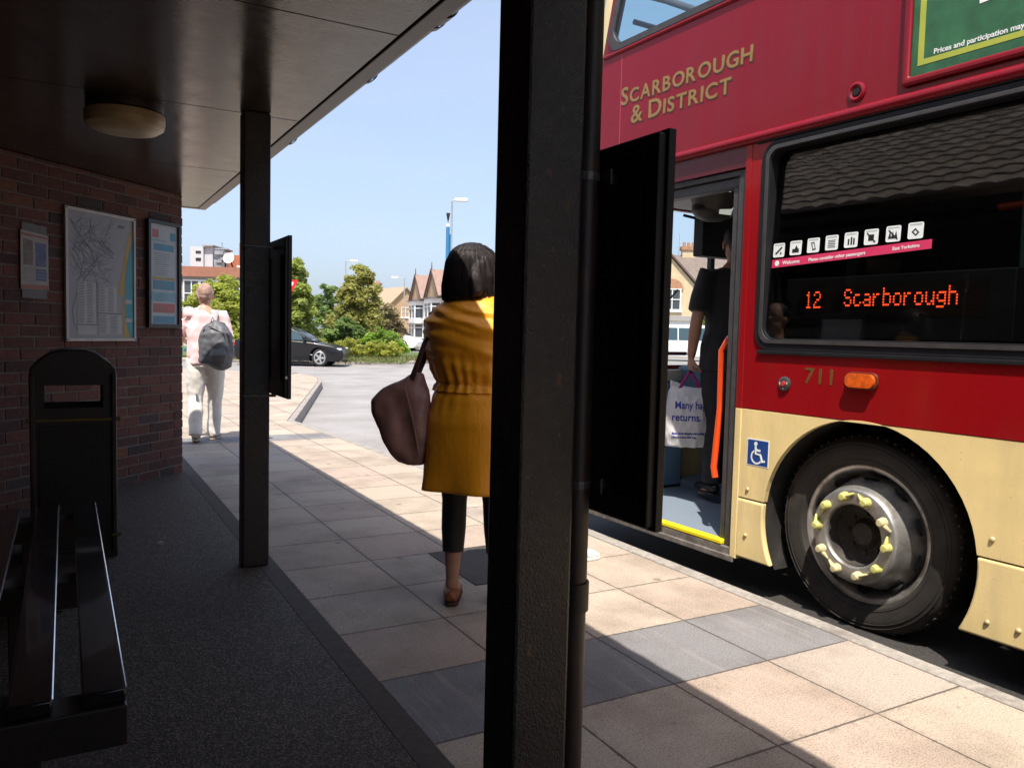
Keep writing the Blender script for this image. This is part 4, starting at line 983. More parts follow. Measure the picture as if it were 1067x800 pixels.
def body(J, k, build_=1.0, voxel=.008, hands=((0, 1), (0, 1)), headturn=0):
    """J: joints in metres (facing +Y).  One continuous figure."""
    mb = MB(); P, W, C, S, N = J['pelvis'], J['waist'], J['chest'], J['collar'], J['neck']; b = build_*k
    mb.tube([P-V3(0, 0, .09)*k, P, W, C, S, N-V3(0, 0, .005)], [(.12*b, .09*b), (.165*b, .115*b), (.14*b, .10*b), (.165*b, .115*b), (.135*b, .085*b), (.055*k, .058*k)], 18)
    mb.tube([S, N, J['head']-V3(0, 0, .06)*k], [(.075*b, .07*b), (.053*k, .056*k), (.05*k, .055*k)], 14)
    h = J['head']; Rz = Matrix.Rotation(headturn, 4, 'Z'); k0 = k; k = k*J.get('hs', 1)
    def hp(x, y, z): return h+(Rz @ V3(x, y, z))*k
    mb.ball(h+V3(0, 0, .025*k), (.074*k, .094*k, .095*k), 18, Rz); mb.ball(hp(0, .022, -.05), (.056*k, .068*k, .062*k), 16, Rz)
    mb.ball(hp(0, .096, -.015), (.011*k, .019*k, .024*k), 10, Rz); mb.ball(hp(0, .08, -.062), (.024*k, .012*k, .010*k), 10, Rz); mb.ball(hp(0, .078, -.097), (.022*k, .016*k, .014*k), 10, Rz)
    for s in (-1, 1):
        mb.ball(hp(s*.075, -.008, -.012), (.009*k, .021*k, .033*k), 10, Rz)
        mb.ball(hp(s*.031, .083, .018), (.017*k, .010*k, .007*k), 10, Rz)
    k = k0
    for i, s in enumerate((-1, 1)):
        q = 'LR'[i]; A, E, Wr = J['sh'+q], J['el'+q], J['wr'+q]
        mb.tube([S+(A-S)*.55, A, A+(E-A)*.35, E, E+(Wr-E)*.35, Wr], [.05*b, .054*b, .046*b, .038*b, .040*b, .027*k], 12)
        d = (Wr-E).normalized()
        hd = J.get('hand'+q, d); pn = J.get('palm'+q, V3(-s, .2, 0))
        hand(mb, Wr, hd, pn, 1 if i == 0 else -1, J.get('curl'+q, .35), k)
        H_, K_, An, T_ = J['hip'+q], J['kn'+q], J['an'+q], J['toe'+q]
        mb.tube([H_+V3(0, 0, .04)*k, H_-V3(0, 0, .05)*k, K_+(H_-K_)*.45, K_, K_+(An-K_)*.32, An+V3(0, 0, .03)*k, An], [.09*b, .093*b, .076*b, .054*b, .056*b, .034*b, .036*k], 14)
        f = (T_-An); f.normalize(); hl = An-f*.055*k; hl.z = An.z-.045*k
        mb.tube([hl, An+V3(0, 0, -.03*k)+f*.01, An+f*.12*k+V3(0, 0, -.055*k), T_], [(.03*k, .03*k), (.036*k, .042*k), (.044*k, .022*k), (.026*k, .012*k)], 12, ref=(f.y, -f.x, 0))
    return solid(mb, voxel, 3)
def joints(k, stance=.10, stride=0):
    return dict(pelvis=V3(0, 0, .96)*k, waist=V3(0, .005, 1.10)*k, chest=V3(0, .01, 1.27)*k, collar=V3(0, -.005, 1.425)*k, neck=V3(0, .005, 1.52)*k, head=V3(0, .025, 1.635)*k,
        shL=V3(-.19, 0, 1.41)*k, shR=V3(.19, 0, 1.41)*k, elL=V3(-.24, -.02, 1.12)*k, elR=V3(.24, -.02, 1.12)*k, wrL=V3(-.25, .05, .87)*k, wrR=V3(.25, .05, .87)*k,
        hipL=V3(-.095, 0, .93)*k, hipR=V3(.095, 0, .93)*k, knL=V3(-.105, .015+stride*.5, .50)*k, knR=V3(.105, .015-stride*.3, .50)*k,
        anL=V3(-stance, stride, .085)*k, anR=V3(stance, -stride, .085)*k, toeL=V3(-stance-.02, stride+.19, .022)*k, toeR=V3(stance+.02, -stride+.19, .022)*k)
def folds(amp, scale, stretch=(1, 1, .35), seed=0):
    def f(co):
        p = Vector((co.x*scale*stretch[0]+seed, co.y*scale*stretch[1], co.z*scale*stretch[2]))
        return amp*(noise.noise(p)+.5*noise.noise(p*2.3))
    return f
def sleeves(mb, J, k, r0, r1, upto, q):
    A, E, Wr = J['sh'+q], J['el'+q], J['wr'+q]
    pts = [J['collar']+(A-J['collar'])*.35, A+V3(0, 0, .008), A+(E-A)*.4]; rr = [.075*k, r0, r0*.97]
    if upto <= 1: pts.append(A+(E-A)*upto); rr.append(r1)
    else: pts += [E, E+(Wr-E)*(upto-1)]; rr += [r1*1.02, r1*.8]
    mb.tube(pts, rr, 14)
def mesh_part(name, me, mat, parent, smooth=70):
    me.materials.clear(); me.materials.append(mat); return link(name, me, parent, smooth=smooth)
def shoe(parent, An, T_, k, mat, solem, name='shoe', low=False):
    f = (T_-An); f.z = 0; f.normalize(); mb = MB(); z0 = An.z-.085*k
    fl = (T_-An).normalized()
    base = lambda t, z: V3(An.x, An.y, 0)+f*t*k+V3(0, 0, z0+z*k+((T_.z-.022*k)-(An.z-.085*k))*(max(0, t)/.2))
    top = .055 if low else .085
    mb.tube([base(-.072, .03), base(-.06, .04), base(-.02, .05), base(.05, .045), base(.12, .035), base(.19, .026), base(.222, .02)],
            [(.02*k, .018*k), (.034*k, .034*k), (.042*k, top*.6*k), (.045*k, top*.55*k), (.048*k, .034*k), (.038*k, .024*k), (.012*k, .01*k)], 14, ref=(f.y, -f.x, 0))
    if not low: mb.tube([base(-.02, .03), base(-.015, .10)], [(.043*k, .055*k), (.043*k, .05*k)], 14)
    o = mesh_part(name, solid(mb, .007, 2), mat, parent)
    m2 = MB(); lp = []
    for t, w_ in ((-.075, .018), (-.05, .034), (0, .038), (.06, .042), (.13, .048), (.19, .040), (.222, .016)): lp.append((t, w_))
    sd = V3(f.y, -f.x, 0); up_ = [base(t, .0)+sd*w_*k for t, w_ in lp]+[base(t, .0)-sd*w_*k for t, w_ in lp[::-1]]
    n = len(up_); m2.add(up_+[p+V3(0, 0, .016*k) for p in up_], [tuple(range(n)), tuple(range(n, 2*n))[::-1]]+[(i, (i+1) % n, n+(i+1) % n, n+i) for i in range(n)])
    m2.build('sole', solem, o, bevel=.003); return o

# --- woman in mustard waiting at the kerb, seen from behind
k = 1.57/1.75
woman = thing('person', 'woman in mustard yellow dress and shawl with bobbed dark hair, seen from behind', 'person', (1.553, 3.075, .003), R(-42))
J = joints(k, .105); J['elL'] = V3(-.20, .06, 1.12)*k; J['wrL'] = V3(-.15, .2, 1.15)*k; J['elR'] = V3(.2, .06, 1.12)*k; J['wrR'] = V3(.10, .24, 1.12)*k
J['anL'] = V3(-.095, -.02, .085)*k; J['toeL'] = V3(-.14, .165, .022)*k; J['anR'] = V3(.12, .05, .085)*k; J['toeR'] = V3(.15, .24, .022)*k
J['head'] = V3(-.022, .015, 1.612)*k; J['knL'] = V3(-.10, .01, .50)*k; J['palmL'] = V3(.6, 0, -.6); J['palmR'] = V3(-.6, 0, -.6)
bd_ = mesh_part('body', body(J, k, .93, .008, headturn=R(-48)), SKIN, woman)
MUST = M('mustard_satin', (.95, .345, .004), .5, var=.12, scale=5, sheen=.1, bump=.006, bscale=15, stretch=(1, 1, .45))
def drape(rings, n=64, fold=lambda a, z: 0):
    mb = MB(); vs_ = []
    for z, rx, ry, cx, cyy in rings:
        for j in range(n):
            a = 2*math.pi*j/n; e = 1+fold(a, z); vs_.append((cx+rx*math.cos(a)*e, cyy+ry*math.sin(a)*e, z))
    fs = []
    for i in range(len(rings)-1):
        for j in range(n): fs.append((i*n+j, i*n+(j+1) % n, (i+1)*n+(j+1) % n, (i+1)*n+j))
    mb.add(vs_, fs); return mb
def lerp_rings(ctrl, m):
    out = []
    for i in range(m+1):
        z = ctrl[0][0]+(ctrl[-1][0]-ctrl[0][0])*i/m
        for a, b in zip(ctrl, ctrl[1:]):
            if a[0] <= z <= b[0]+1e-9:
                t = (z-a[0])/(b[0]-a[0]); t = t*t*(3-2*t)*.5+t*.5; out.append((z,)+tuple(a[q]+(b[q]-a[q])*t for q in range(1, 5))); break
    return out
def dfold(a, z):
    low = max(0, (.96-z)/.45)
    g = .026*math.sin(17*a+2*math.sin(3*a))*(.4+.6*abs(math.sin(2.3*a+1)))*max(0, 1-abs(z-.95)/.16)
    return g+.062*low*math.sin(5*a+1.2+1.2*math.sin(z*7))+.045*low*math.sin(9*a+z*4+2*math.sin(2*a))+.018*noise.noise(Vector((math.cos(a)*2.2, math.sin(a)*2.2, z*3)))
mb = drape(lerp_rings([(.512, .234, .190, 0, .0), (.62, .228, .182, 0, 0), (.80, .218, .168, 0, -.005), (.90, .196, .148, 0, 0), (.955, .174, .130, 0, .005), (1.0, .165, .122, 0, .005)], 34), 96, dfold)
dress = mb.build('dress_skirt', MUST, woman, smooth=180)
so_ = dress.modifiers.new('cloth', 'SOLIDIFY'); so_.thickness = .003
def sfold(a, z):
    x = .2*math.cos(a); d = 0
    for z0, sl, amp, wd in ((1.315, .22, .060, .014), (1.272, .30, .085, .016), (1.225, .20, .075, .017), (1.172, .34, .060, .018), (1.115, .12, .045, .02), (1.06, .25, .04, .02)):
        zl = z0-sl*(x+.13)*(1 if math.sin(a) < 0 else -.4)+.012*noise.noise(Vector((x*9, z0*30, 1)))
        q = (z-zl)/wd; d += amp*math.exp(-q*q)*(.55+.6*noise.noise(Vector((x*7+z0*40, z0*13, 2))))-.5*amp*math.exp(-(q+1.5)**2)
    g = max(0, 1-abs(z-.975)/.13)
    d += g*(.05*math.sin(23*a+2*math.sin(4*a))*(.3+.7*abs(math.sin(2.3*a+1))))
    d += .02*math.sin(7*a+z*9)*max(0, 1-abs(z-1.08)/.15)
    return d*(1 if z < 1.35 else .6)+.03*noise.noise(Vector((math.cos(a)*1.8, math.sin(a)*1.8, z*5+4)))
mb = drape(lerp_rings([(.932, .196, .152, 0, .01), (.95, .190, .146, 0, .01), (.968, .176, .134, 0, .01), (.99, .190, .148, 0, .012), (1.03, .208, .168, -.005, .02), (1.12, .226, .182, -.012, .025), (1.18, .232, .178, -.016, .015), (1.225, .222, .162, -.016, .005), (1.265, .196, .140, -.014, -.002), (1.30, .158, .118, -.012, -.004), (1.335, .112, .096, -.01, 0), (1.355, .094, .092, -.01, .005), (1.378, .086, .086, -.01, .008), (1.392, .07, .075, -.01, .008)], 120), 128, sfold)
shawl = mb.build('shawl_top', MUST, woman, smooth=180)
so_ = shawl.modifiers.new('cloth', 'SOLIDIFY'); so_.thickness = .003
LEG = M('black_leggings', (.008, .0065, .007), .7, var=.3, sheen=.1)
for q, s in (('L', -1), ('R', 1)):
    mb = MB(); H_, K_, An = J['hip'+q], J['kn'+q], J['an'+q]
    mb.tube([H_, K_+(H_-K_)*.45, K_, K_+(An-K_)*.32, K_+(An-K_)*.60], [.098*k, .084*k, .061*k, .060*k, .052*k], 24); lg = mb.build('legging', LEG, woman, smooth=70)
    shoe(woman, J['an'+q], J['toe'+q], k, M('tan_leather', (.26, .085, .03), .5, var=.2) if s < 0 else bpy.data.materials['tan_leather'], M('shoe_sole_brown', (.05, .025, .015), .8) if s < 0 else bpy.data.materials['shoe_sole_brown'], low=True)
# bobbed hair
mb = MB(); h = J['head']; Rz = Matrix.Rotation(R(-48), 4, 'Z')
def hq(x, y, z): return h+(Rz @ V3(x, y, z))
mb.ball(hq(0, -.014, .030), (.106, .116, .096), 22, Rz)
for x in (-.074, -.04, 0, .04, .074):
    yb = -.085+abs(x)*.7
    mb.tube([hq(x, yb*.8, .03), hq(x*1.22, yb-.014, -.05), hq(x*1.36, yb-.012, -.095), hq(x*1.22, yb+.014, -.115)], [(.045, .04), (.048, .042), (.042, .036), (.014, .014)], 12)
for s in (-1, 1): mb.tube([hq(s*.075, -.01, .05), hq(s*.098, .012, -.03), hq(s*.092, .022, -.105)], [.034, .03, .016], 10)
def strands(co):
    a = math.atan2(co.y-h.y, co.x-h.x); return .0016*math.sin(a*31+co.z*14+3*noise.noise(co*9))+.003*noise.noise(Vector((co.x*26, co.y*26, co.z*7)))
HAIR = M('dark_hair', (.016, .011, .011), .5, var=.5, scale=26, stretch=(3, 3, .25), bump=.0025, bscale=60, spec=.25)
hr = mesh_part('hair', solid(mb, .006, 4, strands), HAIR, woman, smooth=180)
mb = MB(); r4 = random.Random(9)
prof_ = [(.122, .012), (.112, .05), (.085, .088), (.04, .109), (-.02, .117), (-.07, .123), (-.105, .121), (-.126, .104)]
for i in range(620):                                             # loose strands over the bob
    a0 = R(90)+R(55)+r4.random()*R(250); da = r4.uniform(-.12, .12); ex = r4.uniform(.985, 1.035); dz_ = r4.uniform(-.018, .006); pts = []
    for j, (z, r_) in enumerate(prof_):
        a = a0+da*(j/7)**1.5+.02*math.sin(j*1.3+i); pts.append(hq(r_*ex*math.cos(a)*.98, -.012+r_*ex*math.sin(a)*1.06, z+(dz_ if j > 4 else 0)))
    mb.tube(pts, [.0006, .0011, .0012, .0012, .0012, .0011, .0009, .0004], 3, cap=False)
mb.build('hair_strands', HAIR, hr, smooth=180)
# shoulder bag hanging at her left side
bag = thing('handbag', 'slouchy brown leather shoulder bag hanging at the left side of the mustard dress', 'handbag', (1.553, 3.075, .003), R(-29.4))
LEATH = M('brown_leather', (.32, .155, .12), .5, var=.25, scale=9, bump=.0012, bscale=45, coat=.15)
def bagring(z, x0, x1, d, y, n=28):
    cx, hw = (x0+x1)/2, (x1-x0)/2
    return [V3(cx+hw*math.copysign(abs(math.cos(a))**.75, math.cos(a)), y+d*math.copysign(abs(math.sin(a))**.8, math.sin(a)), z) for a in [2*math.pi*i/n for i in range(n)]]
ctrl = [(.610, -.335, -.205, .030), (.614, -.345, -.200, .045), (.66, -.375, -.196, .062), (.72, -.408, -.196, .068), (.78, -.440, -.196, .066), (.835, -.462, -.198, .060), (.885, -.466, -.202, .050), (.935, -.410, -.206, .038), (.98, -.335, -.212, .026), (1.012, -.265, -.218, .014)]
mb = MB(); vs_ = []; n = 28
for z, a, b, d in ctrl: vs_ += bagring(z, a+.008, b, d, -.02)
mb.add(vs_, [(i*n+j, i*n+(j+1) % n, (i+1)*n+(j+1) % n, (i+1)*n+j) for i in range(len(ctrl)-1) for j in range(n)]+[tuple(range(n)), tuple((len(ctrl)-1)*n+j for j in range(n))])
me_b = solid(mb, .009, 3, folds(.019, 9, (1, 1, .6), 3)); bg_ = mesh_part('bag_body', me_b, LEATH, bag, 180)
mb = MB(); mb.tube([(-.300, -.088, .955), (-.272, -.092, .86), (-.248, -.093, .75), (-.232, -.088, .66)], .003, 6); mb.build('seam', M('pale_stitching', (.30, .2, .17), .6), bg_)
mb = MB(); mb.tube([(-.272, -.05, .985), (-.245, -.055, 1.06), (-.222, -.03, 1.14), (-.185, .0, 1.2), (-.13, .02, 1.23)], [(.015, .004)]*5, 8, ref=(.5, -.3, .1)); mb.tube([(-.27, .03, .975), (-.225, .05, 1.10), (-.19, .045, 1.19), (-.15, .04, 1.22), (-.12, .02, 1.228)], [(.017, .005)]*5, 8); mb.build('strap', M('strap_leather', (.10, .045, .036), .5, var=.3), bag)

# --- man in pink shirt walking away
k = 1.60/1.75
man = thing('person', 'man in pink shirt and white trousers walking away past the wall corner', 'person', (1.245, 8.62, .003), R(-14))
J = joints(k, .085, 0); J['hs'] = 1.14
J['anL'] = V3(-.085, -.13, .115)*k; J['toeL'] = V3(-.09, .035, .028)*k; J['knL'] = V3(-.095, -.01, .50)*k
J['anR'] = V3(.075, .16, .09)*k; J['toeR'] = V3(.11, .34, .03)*k; J['knR'] = V3(.10, .12, .51)*k
J['elL'] = V3(-.275, .02, 1.16)*k; J['wrL'] = V3(-.24, .24, 1.12)*k; J['handL'] = V3(.3, .8, .1); J['elR'] = V3(.25, -.03, 1.12)*k; J['wrR'] = V3(.25, .16, 1.0)*k
mesh_part('body', body(J, k, 1.06, .008, headturn=R(14)), SKINP, man)
PINKS = M('pink_cotton', (.78, .53, .54), .8, var=.12, scale=6, sheen=.2)
mb = MB(); mb.tube([V3(0, 0, .87)*k, V3(0, 0, .98)*k, J['waist'], J['chest'], J['collar']+V3(0, 0, -.01), J['neck']-V3(0, 0, .045*k)], [(.19*k, .15*k), (.188*k, .148*k), (.185*k, .145*k), (.195*k, .14*k), (.15*k, .098*k), (.066*k, .068*k)], 22)
for q in 'LR': sleeves(mb, J, k, .072*k, .07*k, .85, q)
mb.tube([J['neck']-V3(0, 0, .05*k), J['neck']-V3(0, 0, .005*k)], [.066*k, .062*k], 16)
mesh_part('shirt', solid(mb, .010, 3, folds(.012, 11, (1, 1, .6))), PINKS, man)
TROU = M('off_white_cotton', (.70, .67, .63), .85, var=.08, scale=5)
mb = MB(); mb.tube([V3(0, 0, .84)*k, V3(0, 0, .95)*k, V3(0, 0, 1.02)*k], [(.185*k, .14*k), (.185*k, .14*k), (.16*k, .12*k)], 20)
for q in 'LR':
    H_, K_, An = J['hip'+q], J['kn'+q], J['an'+q]; mb.tube([H_, H_-V3(0, 0, .07*k), K_+(H_-K_)*.4, K_, K_+(An-K_)*.5, An+V3(0, 0, -.03*k)], [.108*k, .112*k, .102*k, .084*k, .075*k, .072*k], 18)
mesh_part('trousers', solid(mb, .010, 2, folds(.009, 10, (1, 1, .8), 5)), TROU, man)
for q in 'LR': shoe(man, J['an'+q], J['toe'+q], k, M('beige_shoe', (.30, .24, .18), .7) if q == 'L' else bpy.data.materials['beige_shoe'], M('beige_sole', (.4, .34, .27), .8) if q == 'L' else bpy.data.materials['beige_sole'], low=True)
h = J['head']; mb = MB(); Rz = Matrix.Rotation(R(14), 4, 'Z')
k_ = k; k = k*1.14
mb.ball(h+V3(0, -.012, .028)*k, (.0765*k, .094*k, .094*k), 18, Rz)
for s in (-1, 1): mb.tube([h+V3(s*.064, .0, .05)*k, h+V3(s*.062, -.04, .01)*k, h+V3(s*.035, -.066, -.045)*k], [.02*k, .024*k, .018*k], 8)
mb.tube([h+V3(-.04, -.06, -.01)*k, h+V3(0, -.078, -.02)*k, h+V3(.04, -.06, -.01)*k], .024*k, 10)
k = k_
mesh_part('cropped_hair', solid(mb, .007, 2), M('grey_crop', (.30, .19, .15), .7, var=.5, scale=30), man)
bp = thing('backpack', 'grey rucksack slung on the right shoulder of the pink shirt', 'backpack', (1.245, 8.62, .003), R(-14))
GREYN = M('grey_nylon', (.085, .088, .098), .55, var=.25, scale=9, bump=.0015, bscale=30); GREYD = M('dark_grey_nylon', (.04, .04, .046), .6, var=.25, scale=9)
mb = MB(); cB = V3(.135, -.27, 1.10)*k
mb.tube([cB+V3(-.01, .01, -.245)*k, cB+V3(0, 0, -.22)*k, cB+V3(.01, 0, -.08)*k, cB+V3(0, .01, .1)*k, cB+V3(-.02, .04, .21)*k, cB+V3(-.03, .06, .245)*k], [(.11*k, .06*k), (.178*k, .11*k), (.188*k, .125*k), (.170*k, .115*k), (.115*k, .075*k), (.035*k, .025*k)], 22)
bpb = mesh_part('bag_body', solid(mb, .010, 4, folds(.014, 9, (1, 1, 1), 2)), GREYN, bp)
mb = MB(); mb.tube([cB+V3(.04, -.095, -.21)*k, cB+V3(.04, -.11, -.12)*k, cB+V3(.03, -.10, -.04)*k], [(.07*k, .02*k), (.10*k, .05*k), (.07*k, .018*k)], 16); mesh_part('front_pocket', solid(mb, .009, 3), GREYN, bp)
mb = MB(); mb.tube([cB+V3(-.11, -.05, .16)*k, cB+V3(-.14, -.05, .0)*k, cB+V3(-.13, -.05, -.2)*k], .008, 8); mb.tube([cB+V3(-.06, -.08, .19)*k, cB+V3(.09, -.09, .12)*k, cB+V3(.13, -.07, -.06)*k], .006, 8); mb.build('piping', GREYD, bp)
mb = MB(); mb.tube([cB+V3(-.02, .05, .22)*k, J['shR']+V3(-.06, -.03, .055), J['shR']+V3(-.055, .06, .035), J['chest']+V3(.13, .15, -.02)*k, J['waist']+V3(.17, .06, 0)*k, cB+V3(.08, .06, -.16)*k], [(.022, .006)]*6, 8); mb.tube([cB+V3(-.05, .02, .23)*k, cB+V3(-.03, -.01, .29)*k, cB+V3(.0, .02, .235)*k], .007, 8); mb.build('strap', M('strap_grey', (.30, .29, .30), .7), bp)
mb = MB(); mb.box(-.16, -.135, -.34, -.31, .93, .97); mb.build('blue_tag', M('blue_tag', (.03, .25, .33), .5), bp, bevel=.004)

# --- passenger standing on the bus platform with a carrier bag
k = 1.80/1.75
pas = thing('person', 'man in black t-shirt standing inside the bus door with a carrier bag', 'person', (3.89, 3.92, .14), R(-24))
J = joints(k, .10); J['elL'] = V3(-.255, -.03, 1.13)*k; J['wrL'] = V3(-.262, .03, .90)*k; J['handL'] = V3(.0, .12, -1); J['palmL'] = V3(1, .1, .1); J['curlL'] = 1.15
mesh_part('body', body(J, k, 1.03, .006, headturn=R(-8)), SKIN, pas)
TEE = M('black_cotton_tee', (.012, .011, .012), .85, var=.3, sheen=.15)
mb = MB(); mb.tube([V3(0, 0, .81)*k, V3(0, 0, .98)*k, J['waist'], J['chest'], J['collar']+V3(0, 0, -.005), J['neck']-V3(0, 0, .04*k)], [(.212*k, .15*k), (.206*k, .146*k), (.178*k, .13*k), (.192*k, .135*k), (.148*k, .098*k), (.066*k, .068*k)], 22)
for q in 'LR': sleeves(mb, J, k, .074*k, .072*k, .80, q)
mesh_part('t_shirt', solid(mb, .010, 3, folds(.010, 10, (1, 1, .5), 7)), TEE, pas)
JEAN = M('black_denim', (.014, .014, .018), .8, var=.3)
mb = MB(); mb.tube([V3(0, 0, .85)*k, V3(0, 0, .95)*k, V3(0, 0, 1.02)*k], [(.18*k, .13*k), (.18*k, .13*k), (.16*k, .12*k)], 20)
for q in 'LR':
    H_, K_, An = J['hip'+q], J['kn'+q], J['an'+q]; mb.tube([H_, H_-V3(0, 0, .07*k), K_+(H_-K_)*.4, K_, K_+(An-K_)*.5, An+V3(0, 0, -.01*k)], [.103*k, .108*k, .094*k, .076*k, .072*k, .07*k], 18)
mesh_part('trousers', solid(mb, .010, 2, folds(.010, 13, (1, 1, .8), 9)), JEAN, pas)
for q in 'LR': shoe(pas, J['an'+q], J['toe'+q], k, M('black_shoe', (.012, .011, .011), .4) if q == 'L' else bpy.data.materials['black_shoe'], M('black_sole', (.02, .02, .02), .8) if q == 'L' else bpy.data.materials['black_sole'], low=True)
h = J['head']; mb = MB(); mb.ball(h+V3(0, -.014, .036)*k, (.079*k, .092*k, .09*k), 18); mb.ball(h+V3(0, -.05, -.02)*k, (.06*k, .05*k, .06*k), 14)
mesh_part('short_hair', solid(mb, .007, 2), HAIR, pas)
# carrier bag in his left hand
PWR = Matrix.Translation((3.89, 3.92, .14)) @ Matrix.Rotation(R(-24), 4, 'Z')
hw_ = PWR @ (J['wrL']+J['handL'].normalized()*.105)
cb_ = thing('carrier_bag', 'white plastic carrier bag with blue lettering and purple handles held in the bus doorway', 'carrier bag', hw_, R(-29.4))
POLY = M('white_polythene', (.66, .64, .66), .38, var=.06, scale=7, bump=.002, bscale=22)
PURP = M('purple_handle', (.26, .02, .16), .45)
ctrl = [(-.505, -.135, .125, .05), (-.50, -.150, .140, .065), (-.42, -.158, .148, .082), (-.30, -.160, .150, .078), (-.19, -.152, .142, .058), (-.13, -.142, .132, .032), (-.105, -.12, .11, .018)]
mb = MB(); vs_ = []
for z, a, b, d in ctrl: vs_ += bagring(z, a, b, d, 0)
mb.add(vs_, [(i*n+j, i*n+(j+1) % n, (i+1)*n+(j+1) % n, (i+1)*n+j) for i in range(len(ctrl)-1) for j in range(n)]+[tuple(range(n)), tuple((len(ctrl)-1)*n+j for j in range(n))])
mb.tube([(-.10, 0, -.13), (-.115, 0, -.06), (-.085, 0, -.085), (-.06, 0, -.12)], [(.03, .008), (.012, .006), (.02, .006), (.04, .006)], 8)
cbo = mesh_part('bag_body', solid(mb, .007, 2, folds(.009, 13, (1, 1, .6), 11)), POLY, cb_, 180)
mb = MB()
for y in (-.014, .014):
    mb.tube([(-.075, y, -.125), (-.035, y, -.055), (-.004, y*.6, -.006), (.0, y*.3, .014), (.012, y*.6, -.012), (.045, y, -.065), (.07, y, -.125)], [(.010, .003)]*7, 8)
mb.build('handle', PURP, cb_)
BLUT = M('blue_print', (.02, .03, .30), .5)
def bag_text(s, size, x, z, wd):
    me = text_mesh(s, size, 1, 1, .0008, .0012); kk = wd/width(me); me.transform(Matrix.Diagonal((kk, 1, 1, 1)))
    bm = bmesh.new(); bm.from_mesh(me); bmesh.ops.subdivide_edges(bm, edges=[e for e in bm.edges if e.calc_length() > .02], cuts=2); bm.to_mesh(me); bm.free()
    me.transform(frame3((1, 0, 0), (0, 0, 1), (0, -1, 0), (x, 0, z)))
    from mathutils.bvhtree import BVHTree
    bv = BVHTree.FromPolygons([v.co[:] for v in cbo.data.vertices], [p.vertices[:] for p in cbo.data.polygons])
    for v in me.vertices:                                   # lay the print on the creased plastic
        hit = bv.ray_cast(Vector((v.co.x, -1, v.co.z)), Vector((0, 1, 0)))
        if hit[0]: v.co.y = hit[0].y-.0015+(.0008 if v.co.y > 0 else 0)
    me.materials.clear(); me.materials.append(BLUT); return link('printed_words', me, cb_, smooth=0)
bag_text('Many happy', .07, -.105, -.245, .265); bag_text('returns.', .07, -.125, -.325, .19)
bag_text('thank you for shopping with us today', .018, -.12, -.415, .22); bag_text('please reuse this bag', .016, -.12, -.44, .16)
# --- someone waiting, hidden behind the near post but for the toe of a white shoe
k = 1.50/1.75
wt = thing('person', 'person behind the near post with only a white shoe toe showing at the kerb', 'person', (2.30, 3.53, .003), R(-100))
J = joints(k, .08); mesh_part('body', body(J, k, .8, .009), SKINP, wt)
mb = MB(); mb.tube([V3(0, 0, .86)*k, J['waist'], J['chest'], J['collar'], J['neck']-V3(0, 0, .04*k)], [(.15*k, .115*k), (.145*k, .11*k), (.155*k, .115*k), (.125*k, .08*k), (.06*k, .062*k)], 18)
for q in 'LR': sleeves(mb, J, k, .058*k, .05*k, 1.7, q)
mesh_part('jacket', solid(mb, .010, 3, folds(.008, 10)), M('dark_jacket', (.03, .032, .045), .8), wt)
mb = MB(); mb.tube([V3(0, 0, .86)*k, V3(0, 0, 1.0)*k], [(.155*k, .115*k), (.14*k, .11*k)], 18)
for q in 'LR': H_, K_, An = J['hip'+q], J['kn'+q], J['an'+q]; mb.tube([H_, K_, An], [.09*k, .06*k, .05*k], 14)
mesh_part('trousers', solid(mb, .010, 2), JEAN, wt)
for q in 'LR': shoe(wt, J['an'+q], J['toe'+q], k*1.05, M('white_trainer', (.72, .72, .70), .5) if q == 'L' else bpy.data.materials['white_trainer'], M('white_sole', (.7, .7, .68), .6) if q == 'L' else bpy.data.materials['white_sole'], low=True)
h = J['head']; mb = MB(); mb.ball(h+V3(0, -.014, .034)*k, (.082*k, .095*k, .09*k), 16); mesh_part('hair', solid(mb, .008, 2), HAIR, wt)
# ------------------------------------------------------------------ planting
def leaf_mat(name, col, var=.28, scale=1.2, transl=.58):
    m, nt, b = nodes_of(name); v = objvec(nt); L = nt.links
    f = noise_n(nt, v, scale, 3, .6); f2 = noise_n(nt, v, scale*9, 2)
    c = ramp_mix(nt, sharpen(nt, f, .35, .65), [x*(1-var) for x in col], [x*(1+var) for x in col])
    k = nt.nodes.new('ShaderNodeMix'); k.data_type = 'RGBA'; k.blend_type = 'MULTIPLY'; L.new(sharpen(nt, f2, .35, .65), k.inputs[0]); L.new(c, k.inputs[6]); k.inputs[7].default_value = (.82, .88, .76, 1); c = k.outputs[2]
    L.new(c, b.inputs['Base Color']); b.inputs['Roughness'].default_value = .5
    t = nt.nodes.new('ShaderNodeBsdfTranslucent'); L.new(c, t.inputs[0]); mx = nt.nodes.new('ShaderNodeMixShader'); mx.inputs[0].default_value = transl
    L.new(b.outputs[0], mx.inputs[1]); L.new(t.outputs[0], mx.inputs[2]); L.new(mx.outputs[0], nt.nodes['Material Output'].inputs[0])
    return m
LF_YG = leaf_mat('leaves_yellow_green', (.42, .45, .09)); LF_G = leaf_mat('leaves_mid_green', (.36, .41, .11)); LF_GOLD = leaf_mat('leaves_golden', (.42, .40, .13))
LF_RED = leaf_mat('leaves_bronze', (.38, .30, .18)); LF_DK = leaf_mat('leaves_deep_green', (.22, .31, .10)); LF_BR = leaf_mat('leaves_bright_green', (.29, .43, .07)); LF_HEDGE = leaf_mat('leaves_lime_hedge', (.43, .44, .09))
BARK = M('bark', (.12, .09, .065), .9, var=.4, scale=9, bump=.01, bscale=20)
